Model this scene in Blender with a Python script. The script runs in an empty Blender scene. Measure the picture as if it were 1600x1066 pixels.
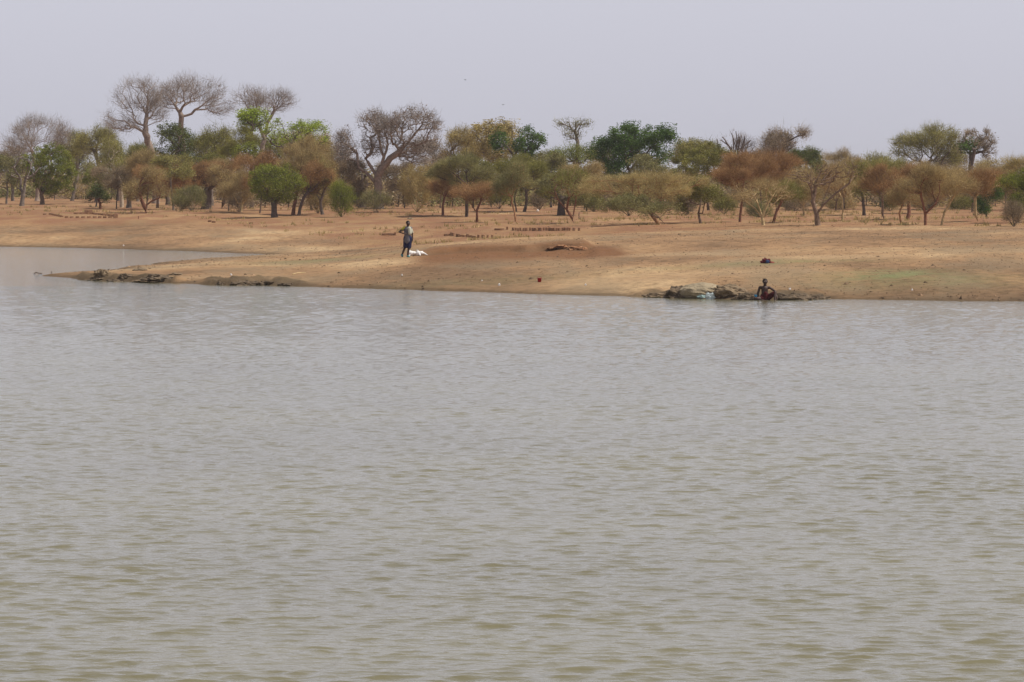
import bpy, math, random
import numpy as np
from mathutils import Vector

# ------------------------------------------------------------------ camera
F = 6000.0            # focal length in photograph pixels (1600 wide)
HZ = 280.0            # horizon row in the photograph
H = 4.8               # eye height above the water
PITCH = math.atan((533 - HZ) / F)
SC = bpy.context.scene
COL = SC.collection
cam = bpy.data.objects.new('camera', bpy.data.cameras.new('camera'))
COL.objects.link(cam)
cam.location = (0, 0, H)
cam.rotation_euler = (math.pi / 2 - PITCH, 0, 0)
cam.data.sensor_width = 36
cam.data.lens = F / 1600 * 36
cam.data.clip_start = 0.5
cam.data.clip_end = 20000
SC.camera = cam

# ------------------------------------------------------------------ light
SUN_EL, SUN_AZ = math.radians(54), math.radians(98)   # azimuth from +Y towards +X
world = bpy.data.worlds.new('World')
SC.world = world
world.use_nodes = True
wt = world.node_tree
bg = wt.nodes['Background']
sky = wt.nodes.new('ShaderNodeTexSky')
sky.sky_type = 'NISHITA'
sky.sun_disc = False
sky.sun_elevation = SUN_EL
sky.sun_rotation = SUN_AZ
sky.altitude = 300
sky.air_density = 1.0
sky.dust_density = 4.0
sky.ozone_density = 2.0
hs = wt.nodes.new('ShaderNodeHueSaturation')
hs.inputs['Saturation'].default_value = 0.35
tint = wt.nodes.new('ShaderNodeMix')
tint.data_type = 'RGBA'
tint.blend_type = 'MULTIPLY'
tint.inputs[0].default_value = 1.0
tint.inputs[7].default_value = (1.0, 1.0, 1.08, 1)
wt.links.new(sky.outputs[0], hs.inputs['Color'])
wt.links.new(hs.outputs[0], tint.inputs[6])
dust = wt.nodes.new('ShaderNodeMix')       # thick dry-season dust evens the sky out
dust.data_type = 'RGBA'
dust.inputs[0].default_value = 0.72
dust.inputs[7].default_value = (4.75, 4.75, 5.45, 1)
wt.links.new(tint.outputs[2], dust.inputs[6])
geo = wt.nodes.new('ShaderNodeTexCoord')
sep = wt.nodes.new('ShaderNodeSeparateXYZ')
fall = wt.nodes.new('ShaderNodeMapRange')       # upper sky dimmed to cut ambient light and darken water reflections
fall.interpolation_type = 'SMOOTHSTEP'
fall.inputs['From Min'].default_value = 0.05
fall.inputs['From Max'].default_value = 0.75
fall.inputs['To Min'].default_value = 1.0
fall.inputs['To Max'].default_value = 0.30
wt.links.new(geo.outputs['Generated'], sep.inputs[0])
wt.links.new(sep.outputs['Z'], fall.inputs['Value'])
dim = wt.nodes.new('ShaderNodeVectorMath')
dim.operation = 'SCALE'
wt.links.new(dust.outputs[2], dim.inputs[0])
wt.links.new(fall.outputs[0], dim.inputs['Scale'])
wt.links.new(dim.outputs[0], bg.inputs['Color'])
bg.inputs['Strength'].default_value = 0.15

sl = bpy.data.lights.new('sun', 'SUN')
sl.energy = 4.4
sl.angle = math.radians(0.53)
sl.color = (1.0, 0.95, 0.87)
so = bpy.data.objects.new('sun', sl)
COL.objects.link(so)
sd = Vector((math.sin(SUN_AZ) * math.cos(SUN_EL), math.cos(SUN_AZ) * math.cos(SUN_EL), math.sin(SUN_EL)))
so.rotation_euler = (-sd).to_track_quat('-Z', 'Y').to_euler()
so.location = (60, 60, 80)

SC.view_settings.view_transform = 'Standard'
SC.view_settings.look = 'None'
SC.view_settings.exposure = 0.0
SC.view_settings.gamma = 1.0
SC.view_settings.use_curve_mapping = False

# ------------------------------------------------------------------ helpers
rng = np.random.default_rng(7)

def hash2(ix, iy, seed):
    a = (ix.astype(np.int64) * 374761393 + iy.astype(np.int64) * 668265263 + seed * 1274126177) & 0x7fffffff
    a = ((a ^ (a >> 13)) * 1274126177) & 0x7fffffff
    a = a ^ (a >> 16)
    return (a & 0xffffff) / float(0xffffff)

def vnoise(x, y, s, seed=0):
    x = np.asarray(x, float) / s
    y = np.asarray(y, float) / s
    ix = np.floor(x); iy = np.floor(y)
    fx = x - ix; fy = y - iy
    fx = fx * fx * (3 - 2 * fx); fy = fy * fy * (3 - 2 * fy)
    a = hash2(ix, iy, seed); b = hash2(ix + 1, iy, seed)
    c = hash2(ix, iy + 1, seed); d = hash2(ix + 1, iy + 1, seed)
    return (a * (1 - fx) + b * fx) * (1 - fy) + (c * (1 - fx) + d * fx) * fy - 0.5

def sstep(a, b, x):
    t = np.clip((np.asarray(x, float) - a) / (b - a), 0, 1)
    return t * t * (3 - 2 * t)

def np_mesh(name, verts, groups, smooth=False):
    """groups: list of (faces int array (n,k), material slot)"""
    me = bpy.data.meshes.new(name)
    verts = np.asarray(verts, np.float32)
    me.vertices.add(len(verts))
    me.vertices.foreach_set('co', verts.ravel())
    tot = sum(len(f) for f, m in groups)
    loops = np.concatenate([np.asarray(f, np.int32).ravel() for f, m in groups])
    sizes = np.concatenate([np.full(len(f), f.shape[1], np.int32) for f, m in groups])
    mats = np.concatenate([np.full(len(f), m, np.int32) for f, m in groups])
    starts = np.concatenate([[0], np.cumsum(sizes)[:-1]]).astype(np.int32)
    me.loops.add(len(loops))
    me.loops.foreach_set('vertex_index', loops)
    me.polygons.add(tot)
    me.polygons.foreach_set('loop_start', starts)
    me.polygons.foreach_set('loop_total', sizes)
    me.polygons.foreach_set('material_index', mats)
    me.polygons.foreach_set('use_smooth', np.full(tot, smooth, bool))
    me.update(calc_edges=True)
    me.validate()
    return me

def link(name, me, mats, parent=None, loc=None):
    o = bpy.data.objects.new(name, me)
    COL.objects.link(o)
    for m in (mats if isinstance(mats, (list, tuple)) else [mats]):
        if m: me.materials.append(m)
    if parent: o.parent = parent
    if loc is not None: o.location = loc
    return o

def tag(o, label=None, cat=None, group=None, kind=None):
    if label: o['label'] = label
    if cat: o['category'] = cat
    if group: o['group'] = group
    if kind: o['kind'] = kind
    return o

def empty(name, loc, rz=0):
    o = bpy.data.objects.new(name, None)
    COL.objects.link(o)
    o.location = loc
    o.rotation_euler = (0, 0, rz)
    o.empty_display_size = 0.3
    return o

# ------------------------------------------------------------------ materials
def mat(name, col, rough=0.9, var=0.25, scale=6.0, col2=None, bump=0.0, bscale=30, transl=0.0, island=0.0, spec=0.2):
    m = bpy.data.materials.new(name)
    m.use_nodes = True
    t = m.node_tree; n = t.nodes; l = t.links
    b = n['Principled BSDF']
    b.inputs['Roughness'].default_value = rough
    b.inputs['Specular IOR Level'].default_value = spec
    tc = n.new('ShaderNodeTexCoord')
    no = n.new('ShaderNodeTexNoise')
    no.inputs['Scale'].default_value = scale
    no.inputs['Detail'].default_value = 5
    l.new(tc.outputs['Object'], no.inputs['Vector'])
    r = n.new('ShaderNodeValToRGB')
    c2 = col2 or tuple(c * (1 + var) for c in col)
    c1 = tuple(c * (1 - var) for c in col)
    r.color_ramp.elements[0].position = 0.3; r.color_ramp.elements[0].color = (*c1, 1)
    r.color_ramp.elements[1].position = 0.7; r.color_ramp.elements[1].color = (*c2, 1)
    l.new(no.outputs[0], r.inputs[0])
    out = r.outputs[0]
    if island:
        g = n.new('ShaderNodeNewGeometry')
        mr = n.new('ShaderNodeMapRange')
        mr.inputs['To Min'].default_value = 1 - island
        mr.inputs['To Max'].default_value = 1 + island
        l.new(g.outputs['Random Per Island'], mr.inputs['Value'])
        hv = n.new('ShaderNodeHueSaturation')
        l.new(mr.outputs[0], hv.inputs['Value'])
        l.new(out, hv.inputs['Color'])
        out = hv.outputs[0]
    l.new(out, b.inputs['Base Color'])
    if bump:
        bn = n.new('ShaderNodeTexNoise'); bn.inputs['Scale'].default_value = bscale; bn.inputs['Detail'].default_value = 6
        l.new(tc.outputs['Object'], bn.inputs['Vector'])
        bp = n.new('ShaderNodeBump'); bp.inputs['Strength'].default_value = bump; bp.inputs['Distance'].default_value = 0.05
        l.new(bn.outputs[0], bp.inputs['Height'])
        l.new(bp.outputs[0], b.inputs['Normal'])
    if transl:
        tr = n.new('ShaderNodeBsdfTranslucent')
        l.new(out, tr.inputs['Color'])
        mx = n.new('ShaderNodeMixShader'); mx.inputs[0].default_value = transl
        l.new(b.outputs[0], mx.inputs[1]); l.new(tr.outputs[0], mx.inputs[2])
        l.new(mx.outputs[0], n['Material Output'].inputs['Surface'])
    return m

FOL = {k: mat('foliage_' + k, c, var=0.3, scale=0.8, transl=0.25, island=0.45, col2=c2) for k, c, c2 in [
    ('lime', (.25, .34, .035), (.40, .48, .06)), ('green', (.165, .20, .03), (.29, .31, .05)),
    ('olive', (.19, .185, .045), (.31, .29, .075)), ('sage', (.22, .21, .08), (.33, .30, .12)),
    ('dark', (.05, .11, .02), (.13, .21, .04)), ('deep', (.08, .105, .025), (.17, .19, .05)),
    ('rust', (.32, .18, .078), (.46, .28, .125)), ('tan', (.36, .265, .115), (.50, .38, .175)),
    ('straw', (.43, .33, .135), (.55, .43, .19)), ('mauve', (.27, .205, .125), (.38, .29, .185)),
    ('amber', (.37, .29, .10), (.50, .39, .15)), ('mix', (.27, .25, .075), (.40, .36, .12)),
    ('grey', (.30, .25, .21), (.38, .32, .27))]}
BARK = {k: mat('bark_' + k, c, var=0.3, scale=5, bump=0.5, bscale=12) for k, c in [
    ('grey', (.17, .135, .11)), ('dark', (.11, .08, .065)), ('orange', (.33, .17, .085)),
    ('ash', (.27, .205, .165)), ('pale', (.45, .37, .28)), ('brown', (.20, .135, .095)), ('yellow', (.46, .34, .18)), ('red', (.2, .09, .055))]}

# ------------------------------------------------------------------ terrain
def wp(px, py, z=0.0):
    D = F * (H - z) / (py - HZ)
    return ((px - 800) / F * D, D)

front = [wp(*p) for p in [(50, 431), (100, 434.5), (150, 438), (215, 441), (300, 444), (335, 445.5), (400, 446), (500, 449), (600, 452), (700, 455),
                          (850, 459.5), (1000, 464), (1100, 467), (1180, 469), (1250, 469), (1290, 467.5), (1400, 469.5), (1600, 471)]]
rear = [wp(*p) for p in [(50, 431), (115, 427), (180, 421), (250, 412), (330, 405), (430, 399)]]
far = [wp(*p) for p in [(430, 398.4), (380, 396), (300, 392.5), (150, 388), (0, 385.5)]]
front_x = np.array([p[0] for p in front] + [120, 3000.0]); front_d = np.array([p[1] for p in front] + [150, 190.0])
rear_x = np.array([p[0] for p in rear]); rear_d = np.array([p[1] for p in rear])
far_o = far[::-1]
far_x = np.array([-3000.0, -100] + [p[0] for p in far_o]); far_d = np.array([420.0, 286] + [p[1] for p in far_o])
TIPX, APX = rear_x[0], rear_x[-1]
poly = list(zip(far_x, far_d)) + list(zip(rear_x, rear_d))[::-1] + list(zip(front_x, front_d))[1:]

def seg_dist(x, y):
    best = np.full(np.shape(x), 1e9)
    for (ax, ay), (bx, by) in zip(poly[:-1], poly[1:]):
        dx, dy = bx - ax, by - ay
        t = np.clip(((x - ax) * dx + (y - ay) * dy) / (dx * dx + dy * dy + 1e-9), 0, 1)
        d = np.hypot(x - ax - t * dx, y - ay - t * dy)
        best = np.minimum(best, d)
    return best

LIPX0, LIPX1 = -4.6, 3.7
def lip_d(x):
    return 192.5 + 1.6 * vnoise(x, 0 * x, 2.3, 61) + 1.5 * vnoise(x, 0 * x + 9, .7, 62) - 1.0 * np.exp(-((x - 3.2) / .8) ** 2)

def terrain(x, y):
    x = np.asarray(x, float); y = np.asarray(y, float)
    d = seg_dist(x, y)
    land = ((x > TIPX) & (y > np.interp(x, front_x, front_d)) & ((x > APX) | (y < np.interp(x, rear_x, rear_d)))) | \
           ((x <= APX) & (y > np.interp(x, far_x, far_d)))
    jit = 1.1 * vnoise(x, y * .5, 2.6, 3) + .45 * vnoise(x, y * .6, .7, 4)
    s = np.where(land, d, -d) + jit * np.exp(-d / 3)
    wgt = np.maximum(sstep(-12, 0, x), sstep(246, 276, y))
    A = .42 + (2.12 - .42) * wgt
    L = 6 + 16 * wgt
    zl = A * (1 - np.exp(-np.maximum(s, 0) / L))
    zl = zl + .05 * sstep(0, .5, s) * (1 + vnoise(x, y, 1.5, 19))
    zw = -1.6 * (1 - np.exp(np.minimum(s, 0) / 9))
    z = np.where(s > 0, zl, zw)
    n = .22 * vnoise(x, y, 17, 11) + .12 * vnoise(x, y, 6, 12) + .06 * vnoise(x, y, 2, 13) + .035 * vnoise(x, y, .8, 14)
    z = z + n * sstep(0, 8, s) * (.25 + .75 * wgt) + .03 * vnoise(x, y, .5, 15) * sstep(0, 1, s)
    z = z + .5 * sstep(290, 700, y)
    fd = np.interp(x, front_x, front_d)
    for x0, x1, hh_ in ((-21.0, -15.3, .16), (-14.2, -9.3, .15), (4.9, 12.6, .10)):
        zn = sstep(x0 - .4, x0 + .4, x) * (1 - sstep(x1 - .4, x1 + .4, x))
        z = z + zn * hh_ * sstep(-.05, .2, s) * (1 - sstep(1.2, 5, y - fd)) * np.clip(.9 + 2.2 * vnoise(x, y, .55, 91) + 1.2 * vnoise(x, y, .22, 92), 0, 2)
    # borrow pit with a low cut face
    ld = lip_d(x)
    win = sstep(LIPX0 - .8, LIPX0 + .8, x) * (1 - sstep(LIPX1 - .1, LIPX1 + .5, x))
    cut = .30 * sstep(-.5, .35, y - ld) * (1 - sstep(4, 20, y - ld)) * (.75 + .3 * sstep(1.4, 3.0, x))
    pit = -.14 * np.exp(-((y - ld + 3.5) / 3.2) ** 2) + .22 * vnoise(x, y, .8, 70) * np.clip(x / 3 + .3, .25, 1) * np.exp(-((y - ld + 2) / 4) ** 2)
    z = z + (cut + pit) * win
    # near bank under the camera
    z = np.where(y < 18, np.maximum(z, 3.1 - 4.4 * sstep(2, 18, y)), z)
    return z

def gz(x, y):
    return float(terrain(np.array([x]), np.array([y]))[0])

CP, SP = math.cos(PITCH), math.sin(PITCH)
def raydir(px, py):
    u, v = px - 800, 533 - py
    d = np.array([u, F * CP + v * SP, -F * SP + v * CP])
    return d / d[1]
def hit(px, py):
    d = raydir(px, py)
    ys = np.arange(100, 700, .25)
    zr = H + d[2] * ys
    zt = terrain(d[0] * ys, ys)
    k = np.nonzero(zt >= zr)[0]
    k = k[0] if len(k) else len(ys) - 1
    y = ys[max(k - 1, 0)]
    return (d[0] * y, y, gz(d[0] * y, y))
def at(px, py, D):
    d = raydir(px, py)
    return np.array([d[0] * D, D, H + d[2] * D])

def grow(start, end, s0, k):
    out = [start]; s = s0
    while out[-1] < end:
        out.append(out[-1] + s); s *= k
    return np.array(out)

xs = np.concatenate([-grow(46, 6000, .5, 1.25)[::-1], np.arange(-45.8, 45.9, .2), grow(46, 6000, .5, 1.25)])
ys = np.concatenate([np.arange(-60, 139, 4.0), np.arange(140, 215, .17), np.arange(215, 300, .25), np.arange(300, 460, .6), grow(460, 6500, 1, 1.12)])
def grid(xs, ys, zf):
    X, Y = np.meshgrid(xs, ys)
    Z = zf(X, Y)
    V = np.stack([X, Y, Z], -1).reshape(-1, 3)
    nx, ny = len(xs), len(ys)
    i = (np.arange(ny - 1)[:, None] * nx + np.arange(nx - 1)[None]).ravel()
    Fc = np.stack([i, i + 1, i + nx + 1, i + nx], -1)
    return V, Fc
V, Fc = grid(xs, ys, lambda X, Y: np.stack([terrain(X[i], Y[i]) for i in range(len(X))]))
gm = np_mesh('ground', V, [(Fc, 0)], True)
X, Y = V[:, 0], V[:, 1]
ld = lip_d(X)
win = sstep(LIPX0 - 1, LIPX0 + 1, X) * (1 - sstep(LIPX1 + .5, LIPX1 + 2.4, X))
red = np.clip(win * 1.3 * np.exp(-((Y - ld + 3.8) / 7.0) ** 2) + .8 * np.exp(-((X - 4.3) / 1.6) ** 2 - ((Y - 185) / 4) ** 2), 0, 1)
litter = sstep(-6, 4, Y - (238 + 14 * vnoise(X, Y, 30, 81) + 32 * sstep(-4, -18, X) + 30 * sstep(-12, -30, X)))
def spot(px, py, rx, ry, z=1.2):
    cx, cd = wp(px, py, z)
    return np.exp(-((X - cx) / rx) ** 2 - ((Y - cd) / ry) ** 2)
green = np.clip(.9 * spot(1390, 425, 2.2, 2.2, .9) + .55 * spot(1200, 409, 5, 1.5, 1.15) + .6 * spot(490, 411, 3.5, 6, .35) + .35 * spot(1450, 428, 5, 3, .9) + .25 * spot(700, 445, 6, 2, .2), 0, 1)
pale = np.clip(.8 * spot(1070, 402, 5, 2.5, 1.1) + .7 * spot(1290, 405, 5, 2, 1.2) + .5 * spot(1000, 430, 6, 3, .7) + .6 * spot(300, 430, 3.5, 2, .3), 0, 1)
dark_zone = np.zeros(len(X))
for p0, p1 in ((120, 292), (338, 482), (1010, 1080), (1125, 1290)):
    x0 = np.interp(p0, [70, 480, 1000, 1290], [wp(70, 431)[0], wp(480, 448)[0], wp(1000, 464)[0], wp(1290, 467)[0]])
    x1 = np.interp(p1, [70, 480, 1000, 1290], [wp(70, 431)[0], wp(480, 448)[0], wp(1000, 464)[0], wp(1290, 467)[0]])
    fd = np.interp(X, front_x, front_d)
    dark_zone = np.maximum(dark_zone, sstep(x0 - .3, x0 + .3, X) * (1 - sstep(x1 - .3, x1 + .3, X)) * (1 - sstep(1.2, 3.4, Y - fd + 3 * vnoise(X, Y, 1.1, 90))))
dark_zone = np.maximum(dark_zone, .45 * win * np.exp(-((Y - ld + .35) / .55) ** 2) * np.clip(.6 + 1.6 * vnoise(X, Y, 1.3, 95), 0, 1))  # thin darker line along the pit lip, kept with the shore clay
wet = np.exp(-np.maximum(V[:, 2] - .09 * vnoise(X, Y, .8, 33) - .05, 0) / .10)
for nm, arr in (('red_soil_shaded', red), ('leaf_litter', litter), ('green_growth', green), ('pale_soil', pale), ('wet_soil', wet), ('dark_ground', dark_zone)):
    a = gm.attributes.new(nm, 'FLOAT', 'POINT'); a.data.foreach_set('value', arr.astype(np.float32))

def ground_mat():
    m = bpy.data.materials.new('dry_soil'); m.use_nodes = True
    t = m.node_tree; n = t.nodes; l = t.links; b = n['Principled BSDF']
    b.inputs['Roughness'].default_value = 1; b.inputs['Specular IOR Level'].default_value = .1
    g = n.new('ShaderNodeNewGeometry')
    def noise(s, det=6, sy=1.0, rough=.6):
        mp = n.new('ShaderNodeMapping'); mp.inputs['Scale'].default_value = (s, s * sy, s)
        l.new(g.outputs['Position'], mp.inputs[0])
        k = n.new('ShaderNodeTexNoise'); k.inputs['Scale'].default_value = 1; k.inputs['Detail'].default_value = det
        k.inputs['Roughness'].default_value = rough
        l.new(mp.outputs[0], k.inputs['Vector'])
        return k.outputs[0]
    def ramp(v, stops):
        r = n.new('ShaderNodeValToRGB'); e = r.color_ramp.elements
        while len(e) < len(stops): e.new(.5)
        for i, (p, c) in enumerate(stops):
            e[i].position = p; e[i].color = (*c, 1) if len(c) == 3 else c
        l.new(v, r.inputs[0]); return r.outputs[0]
    def mixc(f, a, c, mode='MIX'):
        x = n.new('ShaderNodeMix'); x.data_type = 'RGBA'; x.blend_type = mode
        if isinstance(f, float): x.inputs[0].default_value = f
        else: l.new(f, x.inputs[0])
        l.new(a, x.inputs[6])
        if isinstance(c, tuple): x.inputs[7].default_value = (*c, 1)
        else: l.new(c, x.inputs[7])
        return x.outputs[2]
    def mth(op, a, c):
        x = n.new('ShaderNodeMath'); x.operation = op; x.use_clamp = True
        l.new(a, x.inputs[0])
        if isinstance(c, float): x.inputs[1].default_value = c
        else: l.new(c, x.inputs[1])
        return x.outputs[0]
    def att(nm):
        a = n.new('ShaderNodeAttribute'); a.attribute_name = nm; return a.outputs['Fac']
    base = ramp(noise(.09, 8, .55), [(.38, (.205, .128, .072)), (.46, (.295, .18, .097)), (.54, (.355, .222, .118)), (.64, (.465, .322, .182))])
    fine = ramp(noise(2.2, 8), [(.3, (.55, .53, .5)), (.5, (1, 1, 1)), (.72, (1.25, 1.22, 1.18))])
    c = mixc(1.0, base, fine, 'MULTIPLY')
    grayn = ramp(noise(.22, 6, .4), [(.48, (0, 0, 0)), (.62, (1, 1, 1))])
    c = mixc(mth('MULTIPLY', grayn, .55), c, (.23, .175, .11))
    c = mixc(mth('MULTIPLY', att('pale_soil'), .6), c, (.47, .34, .2))
    litn = ramp(noise(.35, 8, .5), [(.40, (0, 0, 0)), (.58, (1, 1, 1))])
    c = mixc(mth('MULTIPLY', att('leaf_litter'), .55), c, (.345, .20, .095))
    c = mixc(mth('MULTIPLY', mth('MULTIPLY', litn, att('leaf_litter')), .75), c, (.24, .115, .065))
    gn = ramp(noise(.9, 6), [(.35, (.3, .3, .3)), (.6, (1, 1, 1))])
    c = mixc(mth('MULTIPLY', mth('MULTIPLY', gn, att('green_growth')), .9), c, (.20, .225, .10))
    c = mixc(mth('MULTIPLY', att('red_soil_shaded'), .95), c, (.19, .092, .044))  # red pit soil, with the shade of the cut face mixed into the colour
    c = mixc(mth('MULTIPLY', att('dark_ground'), .9), c, (.115, .085, .053))  # shore clay and the darker line on the pit lip
    c = mixc(mth('MULTIPLY', att('wet_soil'), .8), c, (.11, .075, .045))
    l.new(c, b.inputs['Base Color'])
    bp = n.new('ShaderNodeBump'); bp.inputs['Strength'].default_value = .8; bp.inputs['Distance'].default_value = .12
    l.new(noise(3.2, 8), bp.inputs['Height']); l.new(bp.outputs[0], b.inputs['Normal'])
    return m
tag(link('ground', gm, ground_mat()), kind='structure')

# ------------------------------------------------------------------ water
wr = np.random.default_rng(21)
waves = []
for i in range(84):
    lam = .16 * (1.0 / .16) ** (wr.random())
    th = wr.normal(math.radians(5), math.radians(33))
    k = 2 * math.pi / lam
    w = math.exp(-((math.log(lam / .30)) / .7) ** 2)
    waves.append((k * math.sin(th), k * math.cos(th), wr.random() * 6.283, w / k))
slope = math.sqrt(sum((a * math.hypot(kx, ky)) ** 2 / 2 for kx, ky, p, a in waves))
WS = .122 / slope
def water_z(X, Y):
    gust = 1.0 + .35 * vnoise(X, Y, 9, 5) + .3 * vnoise(X, Y, 3, 6)
    z = np.zeros_like(X); hx = np.zeros_like(X); hy = np.zeros_like(X)
    sy = np.gradient(Y, axis=0)
    for kx, ky, p, a in waves:
        lam = 6.283 / math.hypot(kx, ky)
        am = a * WS * np.clip(lam / (3.2 * sy) - .5, 0, 1); ph = kx * X + ky * Y + p; kk = math.hypot(kx, ky)
        z += am * np.cos(ph); sn = am * np.sin(ph); hx -= sn * kx / kk; hy -= sn * ky / kk
    calm = 1 - .65 * sstep(200, 215, Y)
    fade = (1 - sstep(285, 330, Y)) * sstep(20, 30, Y) * (1 - sstep(44, 60, np.abs(X)))
    m = gust * calm * fade
    shift[0] = hx * m * 1.5; shift[1] = hy * m * 1.5
    return z * m
xw = np.concatenate([-grow(26, 6000, .4, 1.25)[::-1], np.arange(-25.9, 25.95, .065), grow(26, 6000, .4, 1.25)])
yw = [-60.0, -20, 10, 25, 32]; y = 34.0
while y < 172: yw.append(y); y += y * .00115
while y < 292: yw.append(y); y += .42
yw = np.concatenate([yw, grow(292, 1500, 4, 1.3)])
shift = [None, None]
Vw, Fw = grid(xw, np.asarray(yw), water_z)
Vw[:, 0] += shift[0].ravel(); Vw[:, 1] += shift[1].ravel()      # pull the surface towards the crests: sharp wavelets
wm = np_mesh('water', Vw, [(Fw, 0)], True)
def water_mat():
    m = bpy.data.materials.new('turbid_water'); m.use_nodes = True
    t = m.node_tree; n = t.nodes; l = t.links; b = n['Principled BSDF']
    g = n.new('ShaderNodeNewGeometry')
    k = n.new('ShaderNodeTexNoise'); k.inputs['Scale'].default_value = .12; k.inputs['Detail'].default_value = 3
    l.new(g.outputs['Position'], k.inputs['Vector'])
    r = n.new('ShaderNodeValToRGB')
    r.color_ramp.elements[0].position = .35; r.color_ramp.elements[0].color = (.168, .152, .090, 1)
    r.color_ramp.elements[1].position = .65; r.color_ramp.elements[1].color = (.196, .178, .106, 1)
    l.new(k.outputs[0], r.inputs[0]); l.new(r.outputs[0], b.inputs['Base Color'])
    b.inputs['Roughness'].default_value = .06
    b.inputs['IOR'].default_value = 1.33
    b.inputs['Specular Tint'].default_value = (.93, 1.0, .92, 1)
    b.inputs['Specular IOR Level'].default_value = .5
    mp = n.new('ShaderNodeMapping'); mp.inputs['Scale'].default_value = (5, 9, 1)
    l.new(g.outputs['Position'], mp.inputs[0])
    w = n.new('ShaderNodeTexNoise'); w.inputs['Scale'].default_value = 1; w.inputs['Detail'].default_value = 4
    l.new(mp.outputs[0], w.inputs['Vector'])
    bp = n.new('ShaderNodeBump'); bp.inputs['Strength'].default_value = .8; bp.inputs['Distance'].default_value = .024
    l.new(w.outputs[0], bp.inputs['Height']); l.new(bp.outputs[0], b.inputs['Normal'])
    return m
tag(link('water', wm, water_mat()), kind='structure')

# ------------------------------------------------------------------ trees
def orth(d):
    a = np.where(np.abs(d[..., 2:3]) < .9, np.array([0, 0, 1.0]), np.array([1.0, 0, 0]))
    u = np.cross(d, a); u /= np.linalg.norm(u, axis=-1, keepdims=True) + 1e-9
    return u, np.cross(d, u)

def skeleton(r, chains, targets, bf):
    """chains: list of polylines (first one starts at the root). returns pos, parent"""
    pos = [np.zeros(3)]; par = [-1]; plen = [0.0]
    for ch in chains:
        ch = [np.array(c, float) for c in ch]
        j = int(np.argmin([np.linalg.norm(p - ch[0]) for p in pos]))
        for c in ch:
            if np.linalg.norm(c - pos[j]) < .05: continue
            nseg = max(1, int(np.linalg.norm(c - pos[j]) / .45))
            a = pos[j].copy()
            for q in range(1, nseg + 1):
                p = a + (c - a) * q / nseg
                if q < nseg: p = p + r.normal(0, .04, 3) * min(1, np.linalg.norm(c - a))
                pos.append(p); par.append(j); plen.append(plen[j] + np.linalg.norm(p - pos[j])); j = len(pos) - 1
    T = np.array(targets); n = len(T)
    used = np.zeros(n, bool)
    P0 = np.array(pos); L0 = np.array(plen)
    dd = np.linalg.norm(T[:, None] - P0[None], axis=2)
    cost = dd + bf * L0[None] + 1.2 * np.maximum(0, (P0[None, :, 2] - T[:, None, 2]))
    bi = cost.argmin(1); bc = cost.min(1)
    for _ in range(n):
        c = np.where(used, 1e9, bc); k = int(c.argmin()); used[k] = True
        p = T[k]; j = int(bi[k]); d = np.linalg.norm(p - pos[j])
        seg = max(1, int(d / .7)); a = pos[j].copy()
        side = r.normal(0, .07 * d, 3) + np.array([0, 0, .05 * d])
        for q in range(1, seg + 1):
            tq = q / seg
            x = a + (p - a) * tq + side * math.sin(math.pi * tq)
            pos.append(x); par.append(j); plen.append(plen[j] + np.linalg.norm(x - pos[j])); j = len(pos) - 1
            dn = np.linalg.norm(T - x, axis=1) + bf * plen[j] + 1.2 * np.maximum(0, x[2] - T[:, 2])
            better = dn < bc
            bi = np.where(better, j, bi); bc = np.where(better, dn, bc)
    return np.array(pos), np.array(par)

def limb_mesh(pos, par, rtip, rroot, expo=2.4):
    n = len(pos)
    w = np.zeros(n); nch = np.zeros(n, int)
    for i in range(n - 1, 0, -1):
        if nch[i] == 0: w[i] = 1
        w[par[i]] += w[i]; nch[par[i]] += 1
    rad = rtip + (rroot - rtip) * (w / w[0]) ** (1 / expo)
    # main child
    main = np.full(n, -1); bw = np.zeros(n)
    for i in range(1, n):
        if w[i] > bw[par[i]]: bw[par[i]] = w[i]; main[par[i]] = i
    dirs = np.zeros((n, 3))
    for i in range(1, n): dirs[i] = pos[i] - pos[par[i]]
    ln = np.linalg.norm(dirs, axis=1, keepdims=True); dirs = dirs / np.maximum(ln, 1e-6); dirs[0] = (0, 0, 1)
    nd = dirs.copy()
    for i in range(n):
        if main[i] >= 0: nd[i] = dirs[i] + dirs[main[i]]
    nd[0] = (0, 0, 1)
    nd /= np.maximum(np.linalg.norm(nd, axis=1, keepdims=True), 1e-6)
    K = 6
    ang = np.arange(K) / K * 2 * math.pi
    idx = np.arange(1, n); pr = par[idx]
    ismain = main[pr] == idx
    d0 = np.where(ismain[:, None], nd[pr], dirs[idx]); d1 = nd[idx]
    r0 = np.where(ismain, rad[pr], np.minimum(rad[pr] * .9, rad[idx] * 1.15)); r1 = rad[idx]
    flare = np.where(pr == 0, 1.35, 1.0)
    def ring(c, d, rr, ref):
        u = np.cross(d, ref); u /= np.maximum(np.linalg.norm(u, axis=1, keepdims=True), 1e-6)
        v = np.cross(d, u)
        return c[:, None] + rr[:, None, None] * (np.cos(ang)[None, :, None] * u[:, None] + np.sin(ang)[None, :, None] * v[:, None])
    ref = np.where(np.abs(dirs[idx][:, 2:3]) < .95, np.array([0, 0, 1.0]), np.array([1.0, 0, 0]))
    A = ring(pos[pr], d0, r0 * flare, ref); B = ring(pos[idx], d1, r1, ref)
    m = len(idx)
    V = np.concatenate([A, B], 1).reshape(-1, 3)
    base = (np.arange(m) * 2 * K)[:, None]
    k = np.arange(K)[None]; k2 = (k + 1) % K
    Fq = np.stack([base + k, base + k2, base + K + k2, base + K + k], -1).reshape(-1, 4)
    return V, Fq, rad, w, dirs

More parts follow.
